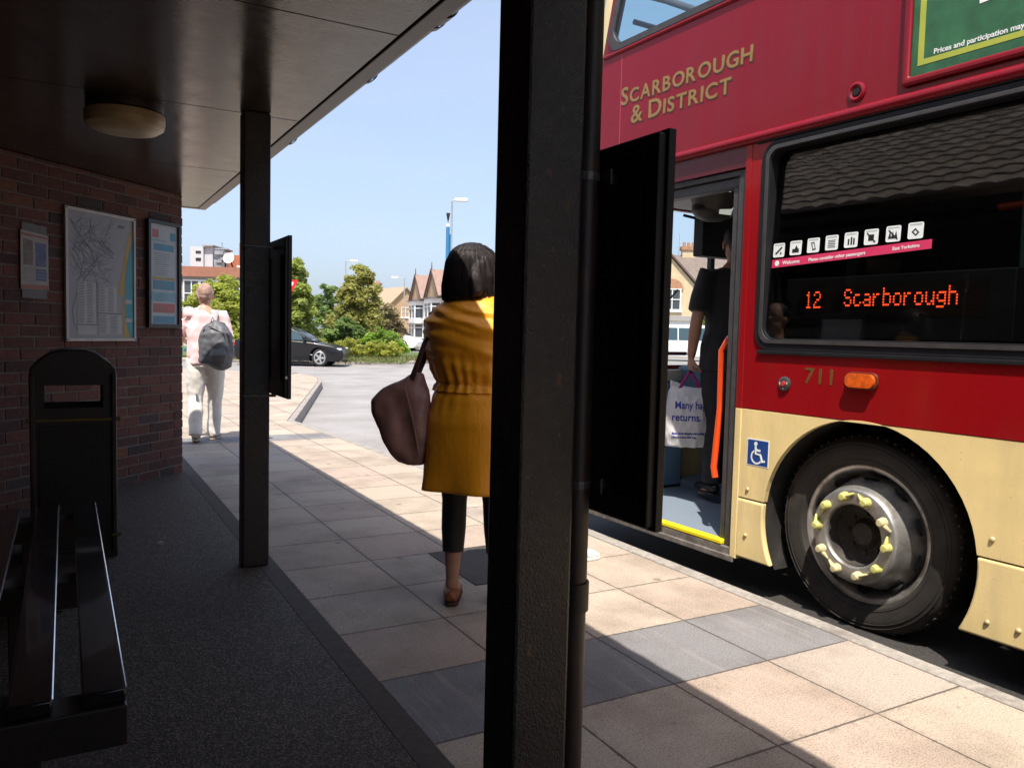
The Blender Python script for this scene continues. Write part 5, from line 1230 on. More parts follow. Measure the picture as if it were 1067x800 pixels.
def leaves(mb, c, r, n, size, rg, shell=.55):
    for _ in range(n):
        while True:
            d = Vector((rg.uniform(-1, 1), rg.uniform(-1, 1), rg.uniform(-1, 1)))
            if .05 < d.length < 1: break
        d = d.normalized()*(shell+(1-shell)*rg.random())*(1+.22*noise.noise(d*3+Vector(c)))
        p = Vector((c[0]+d.x*r[0], c[1]+d.y*r[1], c[2]+d.z*r[2]))
        a = Vector((rg.gauss(0, 1), rg.gauss(0, 1), rg.gauss(0, .6))).normalized(); b_ = a.cross(Vector((rg.gauss(0, 1), rg.gauss(0, 1), rg.gauss(0, 1)))).normalized()
        s = size*rg.uniform(.6, 1.3); q = s*.42
        mb.add([p-a*s, p+b_*q, p+a*s, p-b_*q], [(0, 1, 2, 3)])
def tree(name, label, pos, h, crown, mat, leaf, n, trunk=.09, clear=.25, seed=1, group='trees and shrubs on the planted island', spread=1):
    """crown: list of (dx, dy, dz, rx, ry, rz) lobes in metres"""
    rg = random.Random(seed); t = thing(name, label, 'tree' if 'tree' in name else 'shrub', pos, 0, group)
    mb = MB(); top = max(c[2] for c in crown)
    mb.tube([(0, 0, -.1), (.03, .02, h*clear), (-.04, 0, top*.75), (0, .03, top)], [trunk*1.3, trunk, trunk*.6, trunk*.2], 9)
    for c in crown:
        for _ in range(2):
            z0 = max(.15, c[2]*.55); p1 = Vector((c[0]+rg.uniform(-.5, .5)*c[3], c[1]+rg.uniform(-.5, .5)*c[4], c[2]+rg.uniform(0, .7)*c[5]))
            mb.tube([(0, 0, z0), Vector((0, 0, z0)).lerp(p1, .5)+Vector((0, 0, .1)), p1], [trunk*.5, trunk*.3, trunk*.1], 6)
    mb.build('trunk', BARK, t)
    cm = MB(); tot = sum(c[3]*c[5] for c in crown)
    for c in crown:
        m_ = int(n*c[3]*c[5]/tot)
        k = max(3, int(m_/70))
        for j in range(k):                                   # leaf clumps inside each lobe
            d = Vector((rg.gauss(0, 1), rg.gauss(0, 1), rg.gauss(0, 1))).normalized()*rg.uniform(.25, .95)
            cc = (c[0]+d.x*c[3], c[1]+d.y*c[4], c[2]+d.z*c[5]); rr = rg.uniform(.30, .52)*min(c[3], c[5])
            leaves(cm, cc, (rr, rr, rr*.8), int(m_/k), leaf, rg, .2)
    cm.build('crown', mat, t, smooth=0, recalc=False)
    return t
def lobes(w, h, z0, n, seed, taper=0):
    rg = random.Random(seed); out = []
    for i in range(n):
        f = i/(n-1) if n > 1 else .5; z = z0+h*f*.9; rr = w*(1-taper*f)*(.55+.2*rg.random())
        out.append((rg.uniform(-.4, .4)*w*(1-taper*f), rg.uniform(-.4, .4)*w*(1-taper*f), z, rr, rr, rr*.75))
    return out
IZ = ROAD_Z+.12
def px(x, d): return (x-533.5)/828.7*d
# planted island and far pavement
isl = [site(27.6, -22), site(30.5, -6.0), site(32.2, -4.0), site(36.2, -2.6), site(46, -4.0), site(49, -9), site(48, -24)]
sheet('planted_island_kerb', [(p.x, p.y) for p in isl], ROAD_Z+.1, CONCRETE, .2)
def inset(pts, d):
    c = sum(pts, Vector())/len(pts); return [((p-c)*(1-d/(p-c).length)+c) for p in pts]
sheet('planted_island_path', [(p.x, p.y) for p in inset(isl, .2)], ROAD_Z+.104, M('island_path', (.36, .28, .24), .9, var=.2, scale=5), .2)
sheet('planted_island_grass', [(p.x, p.y) for p in inset(isl, 1.7)], ROAD_Z+.13, GRASS, .2)
far = [site(62, -70), site(58, -20), site(56, -8), site(50, 20), site(44, 60), site(200, 120), site(200, -120)]
sheet('far_pavement', [(p.x, p.y) for p in far], ROAD_Z+.1, M('far_paving', (.34, .30, .27), .9, var=.15, scale=2), .2)
# tufts of long grass on the island
rg = random.Random(5); mb = MB()
for i in range(5200):
    a = rg.uniform(29.6, 37); b_ = rg.uniform(-11, -3.4)
    if b_ > -4.2-(a-33)*.05 and a < 32.5: continue
    p = site(a, b_, IZ); h_ = rg.uniform(.06, .22); w_ = .02; d = Vector((rg.gauss(0, .12), rg.gauss(0, .12), h_)); s_ = RIGHT0*w_
    mb.add([p-s_, p+s_, p+d], [(0, 1, 2)])
tag(mb.build('long_grass', leaf_mat('long_grass', (.16, .18, .05)), smooth=0, recalc=False), kind='stuff')
tree('tree', 'small bright leafy tree behind the man in the pink shirt', site(31.5, px(224, 31.5), IZ), 3.4, lobes(1.75, 2.05, .85, 15, 2, .28)+[(-1.1, 0, 2.0, .8, .8, .6), (1.0, 0, 2.2, .7, .7, .6)], LF_YG, .115, 12500, .07, .2, 11)
tree('tree', 'tall green tree beside the hidden warning sign', site(34, px(308, 34), IZ), 4.3, lobes(1.65, 3.1, .9, 14, 4, .5)+[(-.4, 0, 3.9, .45, .4, .4), (.2, .1, 4.0, .35, .3, .35)], LF_G, .13, 14000, .09, .2, 12)
tree('tree', 'feathery golden green tree at the middle of the planted island', site(37, px(371, 37), IZ), 4.1, [(-.55, 0, 1.5, .9, .8, .7), (.35, 0, 1.7, .95, .8, .8), (-.25, .1, 2.5, .85, .8, .7), (.4, 0, 2.8, .85, .7, .75), (.15, 0, 3.55, .65, .5, .6), (.62, 0, 3.5, .4, .35, .45), (-.3, 0, 3.0, .6, .6, .6), (-.8, 0, .9, .8, .7, .6)], LF_GOLD, .11, 14500, .07, .2, 13)
tree('tree', 'bronze tinted bushy tree in front of the slate roofed house', site(42, px(402, 42), IZ), 2.9, [(-.5, 0, 1.4, .8, .7, .6), (.3, 0, 1.6, .8, .7, .65), (0, 0, 2.2, .6, .6, .55), (.75, 0, 1.2, .6, .5, .55), (-.9, 0, 1.0, .6, .5, .5)], LF_RED, .11, 6000, .06, .2, 14)
tree('shrub', 'dark leaved rounded shrub between the tall green tree and lime hedge', site(34, px(360, 34), IZ), 1.9, [(-.45, 0, .75, .65, .6, .55), (.3, 0, .8, .7, .6, .6), (0, 0, 1.35, .55, .5, .45), (.65, 0, .5, .5, .45, .45)], LF_DK, .13, 5200, .05, .2, 15)
tree('shrub', 'low dark shrub under the tall green tree behind the black car', site(35, px(318, 35), IZ), 1.3, [(-.8, 0, .55, .7, .5, .5), (0, 0, .6, .7, .5, .5), (.6, 0, .5, .6, .5, .45)], LF_DK, .12, 4200, .05, .2, 16)
tree('shrub', 'bright green domed bush in front of the white parked car', site(34.5, px(397, 34.5), IZ), 1.5, [(-.45, 0, .7, .6, .6, .5), (.2, 0, .8, .65, .6, .5), (.75, 0, .5, .5, .5, .45), (0, 0, 1.05, .45, .4, .35), (-.1, -.2, .4, .8, .5, .4)], LF_BR, .075, 8500, .05, .1, 17)
tree('shrub', 'long low lime green hedge along the front of the island', site(32.6, px(362, 32.6), IZ), .9, [(-1.5+.5*i, .1*math.sin(i*2), .42+.07*math.sin(i*3), .45, .4, .42) for i in range(8)], LF_HEDGE, .065, 9500, .03, .1, 18)
# trees standing far off between the houses
tree('tree', 'distant dark tree behind the island trees by the slate roof', site(78, px(345, 78), -.1), 6, lobes(2.6, 3.6, 1.6, 8, 21, .4), LF_DK, .3, 4200, .15, .2, 21, 'distant street trees')
tree('tree', 'small light green garden tree beside the gabled cream house', site(52, px(731, 52), -.1), 3.6, lobes(.75, 1.7, 1.5, 6, 22, .3), LF_YG, .09, 2200, .06, .3, 22, 'distant street trees')

# ------------------------------------------------------------------ street furniture
GALV = M('galvanised_column', (.30, .32, .33), .5, metal=.3, var=.15); LAMPW = M('lantern_white', (.72, .74, .74), .4)
def lamp(label, pos, h, arm, turn=0):
    t = thing('street_lamp', label, 'street lamp', pos, turn-YAW, 'street lamps along the road')
    mb = MB(); mb.tube([(0, 0, 0), (0, 0, 1.2), (0, 0, 1.25), (0, 0, h)], [.085, .08, .055, .035], 12); mb.build('column', GALV, t)
    mb = MB(); mb.tube([(0, 0, h-.06), (arm*.1, 0, h), (arm, 0, h+.02)], .024, 8); mb.build('arm', GALV, t)
    mb = MB(); x0, x1 = sorted((arm*.95, arm*.95+math.copysign(.55, arm))); mb.box(x0, x1, -.11, .11, h-.03, h+.11); mb.build('lantern', LAMPW, t, bevel=.035, seg=3)
    return t
lamp('slim street lamp rising behind the blue pole with its white lantern to the right', site(34, px(467.2, 34), -.16), 1.19+138/828*34, .12)
lamp('street lamp over the island trees with a short arm to the right', site(58, px(358.6, 58), -.16), 1.19+72/828*58, .35)
lamp('street lamp before the tan house with a short arm to the left', site(66, px(419.5, 66), -.16), 1.19+56/828*66, -.55)
BLUEP = M('blue_painted_pole', (.03, .16, .32), .4, var=.1)
t = thing('camera_pole', 'thick blue pole with a small camera behind the woman in mustard', 'pole', site(24, px(463.5, 24), -.16), -YAW)
hp_ = 1.19+107/828*24+.16
mb = MB(); mb.cyl((0, 0, 0), (0, 0, hp_), .055, n=16); mb.build('pole', BLUEP, t)
mb = MB(); mb.cyl((.075, 0, .3), (.075, 0, hp_-.2), .022, n=10); mb.box(.0, .09, -.02, .02, hp_-.25, hp_-.2); mb.box(.0, .09, -.02, .02, 1.2, 1.25); mb.build('cable_duct', BLUEP, t)
mb = MB(); mb.lathe([(.03, 0), (.05, .03), (.045, .08), (.02, .12), (0, .12)], Matrix.Translation((0, 0, hp_)), 14); mb.build('white_collar', LAMPW, t)
mb = MB(); mb.cyl((0, 0, hp_+.1), (0, 0, hp_+.2), .012, n=8); mb.lathe([(.0, .19), (.02, .2), (.045, .32), (.06, .40), (.055, .42), (0, .42)], Matrix.Translation((0, 0, hp_)), 14); mb.build('camera', INTR, t)
# warning sign
t = thing('give_way_sign', 'red and white triangular sign half hidden behind the far timetable case', 'road sign', site(20, px(295.5, 20), -.16), -YAW)
zc = 1.19+(341-291.5)/828*20+.16; s_ = .375
TG = frame3((1, 0, 0), (0, 0, 1), (0, -1, 0), (0, -.05, zc))
def rtri(s, r=.04):
    pts = [(-s, 0), (s, 0), (0, -s*1.732)]; out = []
    for i in range(3):
        p = Vector(pts[i]); a = (Vector(pts[i-1])-p).normalized(); b_ = (Vector(pts[(i+1) % 3])-p).normalized()
        for q in range(5): f = q/4; out.append(tuple(p+a*r*(1-f)**1.5*1.5+b_*r*f**1.5*1.5))
    return out
mb = MB(); mb.prism(rtri(s_), 0, .004, TG); mb.build('plate', M('sign_red', (.5, .015, .02), .4), t, smooth=0)
mb = MB(); mb.prism([(u*.68, v*.68-.058) for u, v in rtri(s_)], .004, .005, TG); mb.build('white_field', M('sign_white', (.75, .75, .74), .4), t, smooth=0)
mb = MB(); mb.cyl((0, 0, 0), (0, 0, zc+.02), .038, n=12); mb.build('post', GALV, t)

# ------------------------------------------------------------------ vehicles
CARGLASS = M('car_window', (.03, .06, .07), .06, coat=.5, spec=.8); WHEELT = M('car_tyre', (.015, .015, .015), .8); ALLOY = M('car_alloy', (.55, .55, .55), .35, metal=.8, var=.1)
LAMPG = M('headlamp_glass', (.55, .57, .58), .1, coat=.6); TAILR = M('tail_lamp', (.4, .015, .015), .2)
def car(label, pos, rz, paint, L=4.4, W=1.74, prof=None, cab=None, wheels=(.85, 3.45), group=None, wr=.315, cat='car', lights=True, name='parked_car'):
    """prof: side outline of the body, cab: outline of the glasshouse (x forward from the tail)"""
    t = thing(name, label, cat, pos, rz, group)
    T = frame3((1, 0, 0), (0, 0, 1), (0, -1, 0), (-L/2, 0, 0))
    mb = MB()
    def loft(outline, sections):
        tri = tessellate_polygon([[Vector((u, v, 0)) for u, v in outline]]); n_ = len(outline); vs_ = []; fs = []
        for hw, fn in sections: vs_ += [T @ Vector((*fn(u, v), hw)) for u, v in outline]
        for s in range(len(sections)-1):
            for i in range(n_): fs.append((s*n_+i, s*n_+(i+1) % n_, (s+1)*n_+(i+1) % n_, (s+1)*n_+i))
        fs += [tuple(q) for q in tri]+[tuple(q+(len(sections)-1)*n_ for q in tri_)[::-1] for tri_ in tri]
        mb.add(vs_, fs)
    cx, cz = L/2, .55
    bot = [p for p in prof if p[1] < .29]; lo_ = min(v for u, v in bot); arcs = []
    for wx in sorted(wheels, reverse=True):
        ra = wr+.055; s0 = math.asin(max(-1, min(1, (lo_-wr)/ra))); arcs += [(wx+ra*math.cos(s0+(math.pi-2*s0)*i/14), wr+ra*math.sin(s0+(math.pi-2*s0)*i/14)) for i in range(15)]
    prof = prof[:-1]+arcs+[prof[-1]]
    sh_ = lambda k: (lambda u, v: (cx+(u-cx)*k, cz+(v-cz)*(k if v > cz else 1)))
    loft(prof, [(-W/2, sh_(.94)), (-W/2+.07, sh_(.99)), (-W/2+.2, sh_(1)), (W/2-.2, sh_(1)), (W/2-.07, sh_(.99)), (W/2, sh_(.94))])
    mb.build('body', paint, t, bevel=.02, smooth=45)
    mb = MB(); zb = min(v for u, v in cab); zt = max(v for u, v in cab)
    loft(cab, [(-W/2+.10, lambda u, v: (cx+(u-cx)*.97, v-.0)), (-W/2+.16, lambda u, v: (u, v)), (W/2-.16, lambda u, v: (u, v)), (W/2-.10, lambda u, v: (cx+(u-cx)*.97, v))])
    for i, (x, y, z) in enumerate(mb.v):
        f = (z-zb)/(zt-zb); mb.v[i] = (x, y*(1-.16*f), z)
    cabo = mb.build('roof', paint, t, bevel=.03, smooth=45)
    # side windows follow the cab outline, set just proud of it
    us = [u for u, v in cab]; u0, u1 = min(us), max(us)
    def edge_u(z, front):
        best = None
        for (a, b_) in zip(cab, cab[1:]+cab[:1]):
            if (a[1]-z)*(b_[1]-z) <= 0 and a[1] != b_[1]:
                u = a[0]+(b_[0]-a[0])*(z-a[1])/(b_[1]-a[1]); best = u if best is None else (max(best, u) if front else min(best, u))
        return best
    za, zc_ = zb+(zt-zb)*.12, zb+(zt-zb)*.83
    for s in (-1, 1):
        ha = lambda z: (W/2-.10)*(1-.16*(z-zb)/(zt-zb))+.004
        f0, f1, r0, r1 = edge_u(za, 1)-.13, edge_u(zc_, 1)-.10, edge_u(za, 0)+.16, edge_u(zc_, 0)+.13
        m = (f1+r1)/2-.05
        for (a0, a1, b0, b1) in ((m+.03, m+.03, f0, f1), (r0, r1, m-.03, m-.03)):
            g = MB(); g.add([T @ Vector((a0, za, s*ha(za))), T @ Vector((b0, za, s*ha(za))), T @ Vector((b1, zc_, s*ha(zc_))), T @ Vector((a1, zc_, s*ha(zc_)))], [(0, 1, 2, 3)]); g.build('side_window', CARGLASS, t, smooth=0)
    for fr, nm in ((1, 'windscreen'), (0, 'rear_window')):
        g = MB(); sg = 1 if fr else -1; o = .006*sg
        g.add([T @ Vector((edge_u(za, fr)+o, za, -W/2+.22)), T @ Vector((edge_u(za, fr)+o, za, W/2-.22)), T @ Vector((edge_u(zc_, fr)+o, zc_, W/2-.32)), T @ Vector((edge_u(zc_, fr)+o, zc_, -W/2+.32))], [(0, 1, 2, 3)]); g.build(nm, CARGLASS, t, smooth=0)
    for x in wheels:
        for s in (-1, 1):
            TWh = frame3((1, 0, 0), (0, 0, 1), (0, -s, 0), (0, 0, 0))
            m1 = MB(); m1.lathe([(.0, -.20), (wr, -.20), (wr, -.02), (wr-.03, 0), (wr*.66, .0), (wr*.64, -.02), (0, -.02)], TWh, 28)
            wo = m1.build('wheel', WHEELT, t, loc=(x-L/2, -s*(W/2-.015), wr))
            m1 = MB(); m1.lathe([(wr*.72, .001), (wr*.70, .006), (wr*.62, .006), (wr*.58, -.012)], TWh, 24); m1.cyl(TWh @ Vector((0, 0, -.012)), TWh @ Vector((0, 0, .006)), .05, n=12)
            for i in range(5):
                m1.box(.03, wr*.64, -.032, .032, -.012, .004, TWh @ Matrix.Rotation(2*math.pi*i/5, 4, 'Z'))
            m1.build('alloy_rim', ALLOY, wo)
            m1 = MB(); m1.lathe([(0, -.25), (wr+.056, -.25), (wr+.056, -.246), (0, -.246)], TWh, 28); m1.build('wheel_arch', DARKHOLE, t, loc=(x-L/2, -s*(W/2-.015), wr), smooth=0)
    if lights:
        fx = max(u for u, v in prof); 
        for s in (-1, 1):
            m1 = MB(); m1.box(fx-L/2-.30, fx-L/2-.10, s*(W/2-.16)-.15, s*(W/2-.16)+.10, .58, .67); m1.build('headlight', LAMPG, t, bevel=.03)
            m1 = MB(); m1.box(-L/2+.0, -L/2+.14, s*(W/2-.13)-.12, s*(W/2-.13)+.10, .66, .84); m1.build('tail_light', TAILR, t, bevel=.02)
            m1 = MB(); m1.box(edge_u(za, 1)-L/2-.35, edge_u(za, 1)-L/2-.22, s*(W/2-.05), s*(W/2+.12), za+.02, za+.14); m1.build('door_mirror', paint, t, bevel=.03)
    m1 = MB(); m1.box(-L/2+.9, L/2-.9, W/2-.052, W/2-.046, .40, .43) ; m1.box(-L/2+.9, L/2-.9, -W/2+.046, -W/2+.052, .40, .43)
    mid = (edge_u(za, 1)+edge_u(za, 0))/2
    for u in (mid-.15, mid+.35): m1.box(u-L/2, u-L/2+.14, -W/2+.012, -W/2+.03, .74, .77); m1.box(u-L/2, u-L/2+.14, W/2-.03, W/2-.012, .74, .77)
    m1.build('door_trim', ALLOY, t, bevel=.005)
    return t
sedan = [(0.05, .34), (.0, .55), (.03, .80), (.12, .90), (1.0, .93), (2.4, .91), (3.2, .86), (4.0, .74), (4.32, .62), (4.4, .45), (4.36, .28), (4.2, .20), (.2, .20)]
sedcab = [(.35, .89), (.85, 1.20), (1.35, 1.36), (1.85, 1.40), (2.25, 1.36), (2.75, 1.14), (3.25, .87)]
hatch = [(0.03, .36), (.0, .60), (.05, .92), (.3, .96), (2.4, .95), (3.2, .90), (3.85, .76), (4.05, .58), (4.06, .34), (3.9, .22), (.2, .22)]
hatcab = [(.06, .92), (.22, 1.25), (.50, 1.47), (1.2, 1.52), (2.0, 1.49), (2.45, 1.25), (3.0, .91)]
van = [(0, .3), (0, 1.0), (.02, 1.05), (4.6, 1.05), (5.0, .95), (5.2, .7), (5.2, .3), (4.9, .22), (.2, .22)]
vancab = [(.02, 1.0), (.05, 1.9), (.15, 2.0), (3.6, 2.0), (3.9, 1.92), (4.5, 1.1), (4.6, 1.0)]
def facing(deg): return -YAW+R(deg)
car('black saloon car crossing the road in front of the planted island', site(28.9, px(361, 28.9)-1.96, ROAD_Z), facing(3), M('car_black', (.008, .008, .010), .3, coat=.25, var=.1, spec=.3), 4.4, 1.76, sedan, sedcab, name='saloon_car').scale = (.89, 1, 1)
CWH = M('car_white', (.70, .71, .72), .3, coat=.6, var=.04)
car('white parked hatchback showing its front beside the bright green bush', site(46, px(438.5, 46)-2.0, ROAD_Z+.16), facing(-8), CWH, 4.06, 1.7, hatch, hatcab, (.72, 3.2), 'cars parked beyond the island')
car('white parked car whose roof just shows over the green bush', site(58, px(391, 58), ROAD_Z+.12), facing(12), CWH, 4.06, 1.75, hatch, [(u, v+.12) for u, v in hatcab], (.72, 3.2), 'cars parked beyond the island')
car('yellow parked car barely visible above the green bush', site(54, px(402, 54), ROAD_Z+.02), facing(60), M('car_yellow', (.65, .50, .02), .3, coat=.6, var=.04), 4.06, 1.7, hatch, hatcab, (.72, 3.2), 'cars parked beyond the island')
car('dark parked car between the yellow car and the white hatchback', site(53, px(414, 53), ROAD_Z+.02), facing(20), M('car_dark', (.02, .022, .03), .3, coat=.6, var=.04), 4.06, 1.7, hatch, hatcab, (.72, 3.2), 'cars parked beyond the island')
car('white van parked outside the gabled cream house seen through the bus', site(46, px(712, 46), ROAD_Z+.06), facing(4), CWH, 5.2, 1.95, van, vancab, (1.0, 4.2), None, .34, 'van', name='parked_van')

# ------------------------------------------------------------------ houses
SLATE = M('slate_roof', (.11, .105, .115), .7, var=.2, scale=3, stretch=(1, 1, 6)); CLAYR = M('pinkish_tile_roof', (.24, .155, .125), .8, var=.2, scale=3); TANR = M('tan_tile_roof', (.33, .25, .17), .8, var=.15, scale=3); BROWNR = M('brown_slate_roof', (.17, .125, .105), .75, var=.2, scale=3)
BRICKO = M('orange_brick', (.38, .19, .11), .9, var=.2, scale=4); BRICKT = M('tan_brick', (.42, .29, .17), .9, var=.15, scale=4); CREAMW = M('cream_render', (.55, .43, .27), .9, var=.1, scale=3); WHITEP = M('white_paintwork', (.70, .70, .68), .5, var=.05); WINDG = M('house_window', (.05, .06, .07), .08, spec=.7); REDW = M('red_brick', (.35, .12, .065), .9, var=.2, scale=4); STONEG = M('grey_stone', (.32, .30, .28), .85, var=.1)
def wall_window(parent, x, z, w_, h_, y, mull=1, arch_=False, frame_=WHITEP):
    """window on a wall facing -y"""
    m1 = MB(); T = frame3((1, 0, 0), (0, 0, 1), (0, -1, 0), (x, y, z))
    fr = .09; out = [(-w_/2, 0), (w_/2, 0), (w_/2, h_), (-w_/2, h_)]; m1.prism(out, -.05, .05, T, [[(-w_/2+fr, fr), (w_/2-fr, fr), (w_/2-fr, h_-fr), (-w_/2+fr, h_-fr)]])
    for i in range(1, mull+1): u = -w_/2+w_*i/(mull+1); m1.prism(rect(u-.035, u+.035, fr, h_-fr), -.04, .04, T)
    m1.prism(rect(-w_/2+fr, w_/2-fr, h_*.5-.03, h_*.5+.03), -.04, .045, T)
    m1.prism(rect(-w_/2-.1, w_/2+.1, -.12, -.002), -.05, .12, T)
    wo = m1.build('window', frame_, parent, smooth=0)
    m1 = MB(); m1.prism(rect(-w_/2+fr*.9, w_/2-fr*.9, fr*.9, h_-fr*.9), -.03, -.01, T); m1.build('pane', WINDG, wo, smooth=0)
    if arch_:
        m1 = MB(); n_ = 12; lo = [(w_*.62*math.cos(math.pi*i/n_), h_-.1+w_*.62*math.sin(math.pi*i/n_)) for i in range(n_+1)]; m1.prism(lo, -.02, .04, T); m1.build('brick_arch', BRICKO, parent, smooth=0)
    return wo
def gable_roof(parent, x0, x1, y0, y1, ze, zr, mat, along='x', over=.3, name='roof'):
    m1 = MB()
    if along == 'x':
        ym = (y0+y1)/2; pr_ = [(y0-over, ze-.15), (ym, zr), (y1+over, ze-.15), (y1+over, ze-.0), (ym, zr+.17), (y0-over, ze)]; T = frame3((0, 1, 0), (0, 0, 1), (1, 0, 0), (0, 0, 0)); m1.prism(pr_, x0-over, x1+over, T)
    else:
        xm = (x0+x1)/2; pr_ = [(x0-over, ze-.15), (xm, zr), (x1+over, ze-.15), (x1+over, ze), (xm, zr+.17), (x0-over, ze)]; T = frame3((1, 0, 0), (0, 0, 1), (0, -1, 0), (0, 0, 0)); m1.prism(pr_, -(y1+over), -(y0-over), T)
    return m1.build(name, mat, parent, smooth=0)
def gable_wall(m1, x0, x1, y0, y1, ze, zr, along='x'):
    m1.box(x0, x1, y0, y1, -.3, ze)
    if along == 'x': T = frame3((0, 1, 0), (0, 0, 1), (1, 0, 0), (0, 0, 0)); m1.prism([(y0, ze-.01), (y1, ze-.01), ((y0+y1)/2, zr-.05)], x0+.002, x1-.002, T)
    else: T = frame3((1, 0, 0), (0, 0, 1), (0, -1, 0), (0, 0, 0)); m1.prism([(x0, ze-.01), (x1, ze-.01), ((x0+x1)/2, zr-.05)], -y1+.002, -y0-.002, T)
def chimney(parent, x, y, z0, z1, w_, mat, pots=2, capm=None):
    m1 = MB(); m1.box(x-w_/2, x+w_/2, y-.35, y+.35, z0, z1); c = m1.build('chimney', mat, parent, smooth=0)
    m1 = MB(); m1.box(x-w_/2-.1, x+w_/2+.1, y-.45, y+.45, z1+.002, z1+.28); m1.build('cap', capm or BRICKO, c, smooth=0)
    m1 = MB()
    for i in range(pots): u = x-w_/2+w_*(i+.5)/pots; m1.cyl((u, y, z1+.28), (u, y, z1+.62), .13, .11, 10)
    m1.build('chimney_pots', BRICKO, c); return c
# terrace with steep gables and white bays, receding along the road (faces -y locally)
def terrace_house(label, pos, rz, group):
    t = thing('terraced_house', label, 'house', pos, rz, group); Wd = 5.0
    m1 = MB(); gable_wall(m1, 0, Wd, 0, 8, 6.0, 8.9, 'x'); m1.build('wall', BRICKO, t, smooth=0)
    gable_roof(t, 0, Wd, 0, 8, 6.0, 8.9, CLAYR, 'x', .02)
    m1 = MB(); T = frame3((1, 0, 0), (0, 0, 1), (0, -1, 0), (0, 0, 0)); m1.prism([(1.0, 5.5), (4.0, 5.5), (4.0, 6.1), (2.5, 8.7), (1.0, 6.1)], -3.0, .35, T); d = m1.build('dormer_gable', BRICKT, t, smooth=0)
    m1 = MB()
    for s in (-1, 1): m1.prism([(2.5+s*1.75, 5.75), (2.5, 8.75), (2.5, 9.05), (2.5+s*2.0, 5.75)], -4.0, .55, T)
    m1.build('dormer_roof', CLAYR, d, smooth=0)
    m1 = MB(); m1.cyl((2.5, -.5, 8.9), (2.5, -.5, 9.9), .07, .03, 8)
    for s in (-1, 1): m1.prism([(2.5+s*1.95, 5.7), (2.5, 8.95), (2.5, 9.1), (2.5+s*2.1, 5.7)], .56, .64, T)
    m1.build('bargeboard', M('dark_bargeboard', (.06, .035, .03), .7) if 'dark_bargeboard' not in bpy.data.materials else bpy.data.materials['dark_bargeboard'], d, smooth=0)
    m1 = MB(); bay = [(1.0, 0), (1.5, -.9), (3.5, -.9), (4.0, 0)]; m1.prism([(u, v) for u, v in bay], -.3, .7, None); m1.prism(bay, 2.55, 3.2, None); m1.prism(bay, 5.05, 5.55, None); bo = m1.build('bay', WHITEP, t, smooth=0)
    for z in (.7, 3.2):
        for (a, b_) in zip(bay, bay[1:]):
            L_ = math.hypot(b_[0]-a[0], b_[1]-a[1]); tx = Vector((b_[0]-a[0], b_[1]-a[1], 0))/L_; nn = Vector((tx.y, -tx.x, 0)); m1 = MB(); TT = frame3(tx, (0, 0, 1), nn, (a[0], a[1], z))
            cols = 2 if L_ > 1.5 else 1; hgt = 1.85
            hol = [rect(.12+(L_-.12)*i/cols, (L_-.12)*(i+1)/cols, .10, hgt-.55) for i in range(cols)]+[rect(.12+(L_-.12)*i/cols, (L_-.12)*(i+1)/cols, hgt-.45, hgt-.10) for i in range(cols)]
            m1.prism(rect(0, L_, 0, hgt), -.1, 0, TT, hol); wo = m1.build('window', WHITEP, t, smooth=0)
            m1 = MB(); m1.prism(rect(.05, L_-.05, .05, hgt-.05), -.08, -.06, TT); m1.build('pane', WINDG, wo, smooth=0)
    for za_, zb_ in ((2.52, 2.6), (5.5, 5.62)): m1 = MB(); m1.prism([(u+(u-2.5)*.12, v*1.22) for u, v in bay], za_, zb_, None); m1.build('bay_roof', SLATE, t, smooth=0)
    m1 = MB(); m1.box(.1, .9, -.06, .0, 0, 2.2); m1.build('front_door', M('door_dark', (.05, .03, .03), .5) if 'door_dark' not in bpy.data.materials else bpy.data.materials['door_dark'], t, smooth=0)
    return t
pa, pb = site(70, px(486, 70), -.2), site(96, px(428, 96), -.2); dv_ = (pa-pb).normalized(); ang = math.atan2(dv_.y, dv_.x)
Lt = (pa-pb).length; nH = 3; labs = ['brick terraced house with white bays at the far end of the row', 'middle terraced house of the row with steep gable beside the blue pole', 'nearest terraced house of the row hidden behind the woman in mustard']
first = terrace_house(labs[0], pb, ang, 'terraced houses across the road'); first.scale = (Lt/nH/5.0, 1, .86)
for i in range(1, nH):
    d = dup(first, pb+dv_*Lt*i/nH, ang, labs[i]); d.scale = first.scale
# tan gabled house and slate roofed house to the left of the terrace
def house(label, pos, rz, Wd, D, ze, zr, wall_m, roof_m, along='x', wins_=(), chim=(), group=None, name='house'):
    t = thing(name, label, 'house', pos, rz, group); m1 = MB(); gable_wall(m1, -Wd/2, Wd/2, 0, D, ze, zr, along); m1.build('wall', wall_m, t, smooth=0)
    r = gable_roof(t, -Wd/2, Wd/2, 0, D, ze, zr, roof_m, along)
    for w in wins_: wall_window(t, *w[:4], -.0, *w[4:])
    for c in chim: chimney(r, *c)
    return t
house('tan brick house with pale tiled gable roof left of the terrace', site(104, px(421, 104), -.3), facing(35), 5.2, 9, 4.4, 7.0, BRICKT, TANR, 'y', ((-1.2, .9, 1.1, 1.4), (1.2, .9, 1.1, 1.4), (0, 3.2, 1.2, 1.3)))
house('house with dark slate roof behind the bronze tree', site(112, px(399, 112), -.3), facing(-12), 7.6, 8, 4.6, 7.0, BRICKT, SLATE, 'x', ((-1.8, .9, 1.1, 1.4), (1.8, .9, 1.1, 1.4), (-1.8, 3.1, 1.1, 1.2), (1.8, 3.1, 1.1, 1.2)), ((-2.6, 4, 6.4, 8.0, .8, BRICKT),))
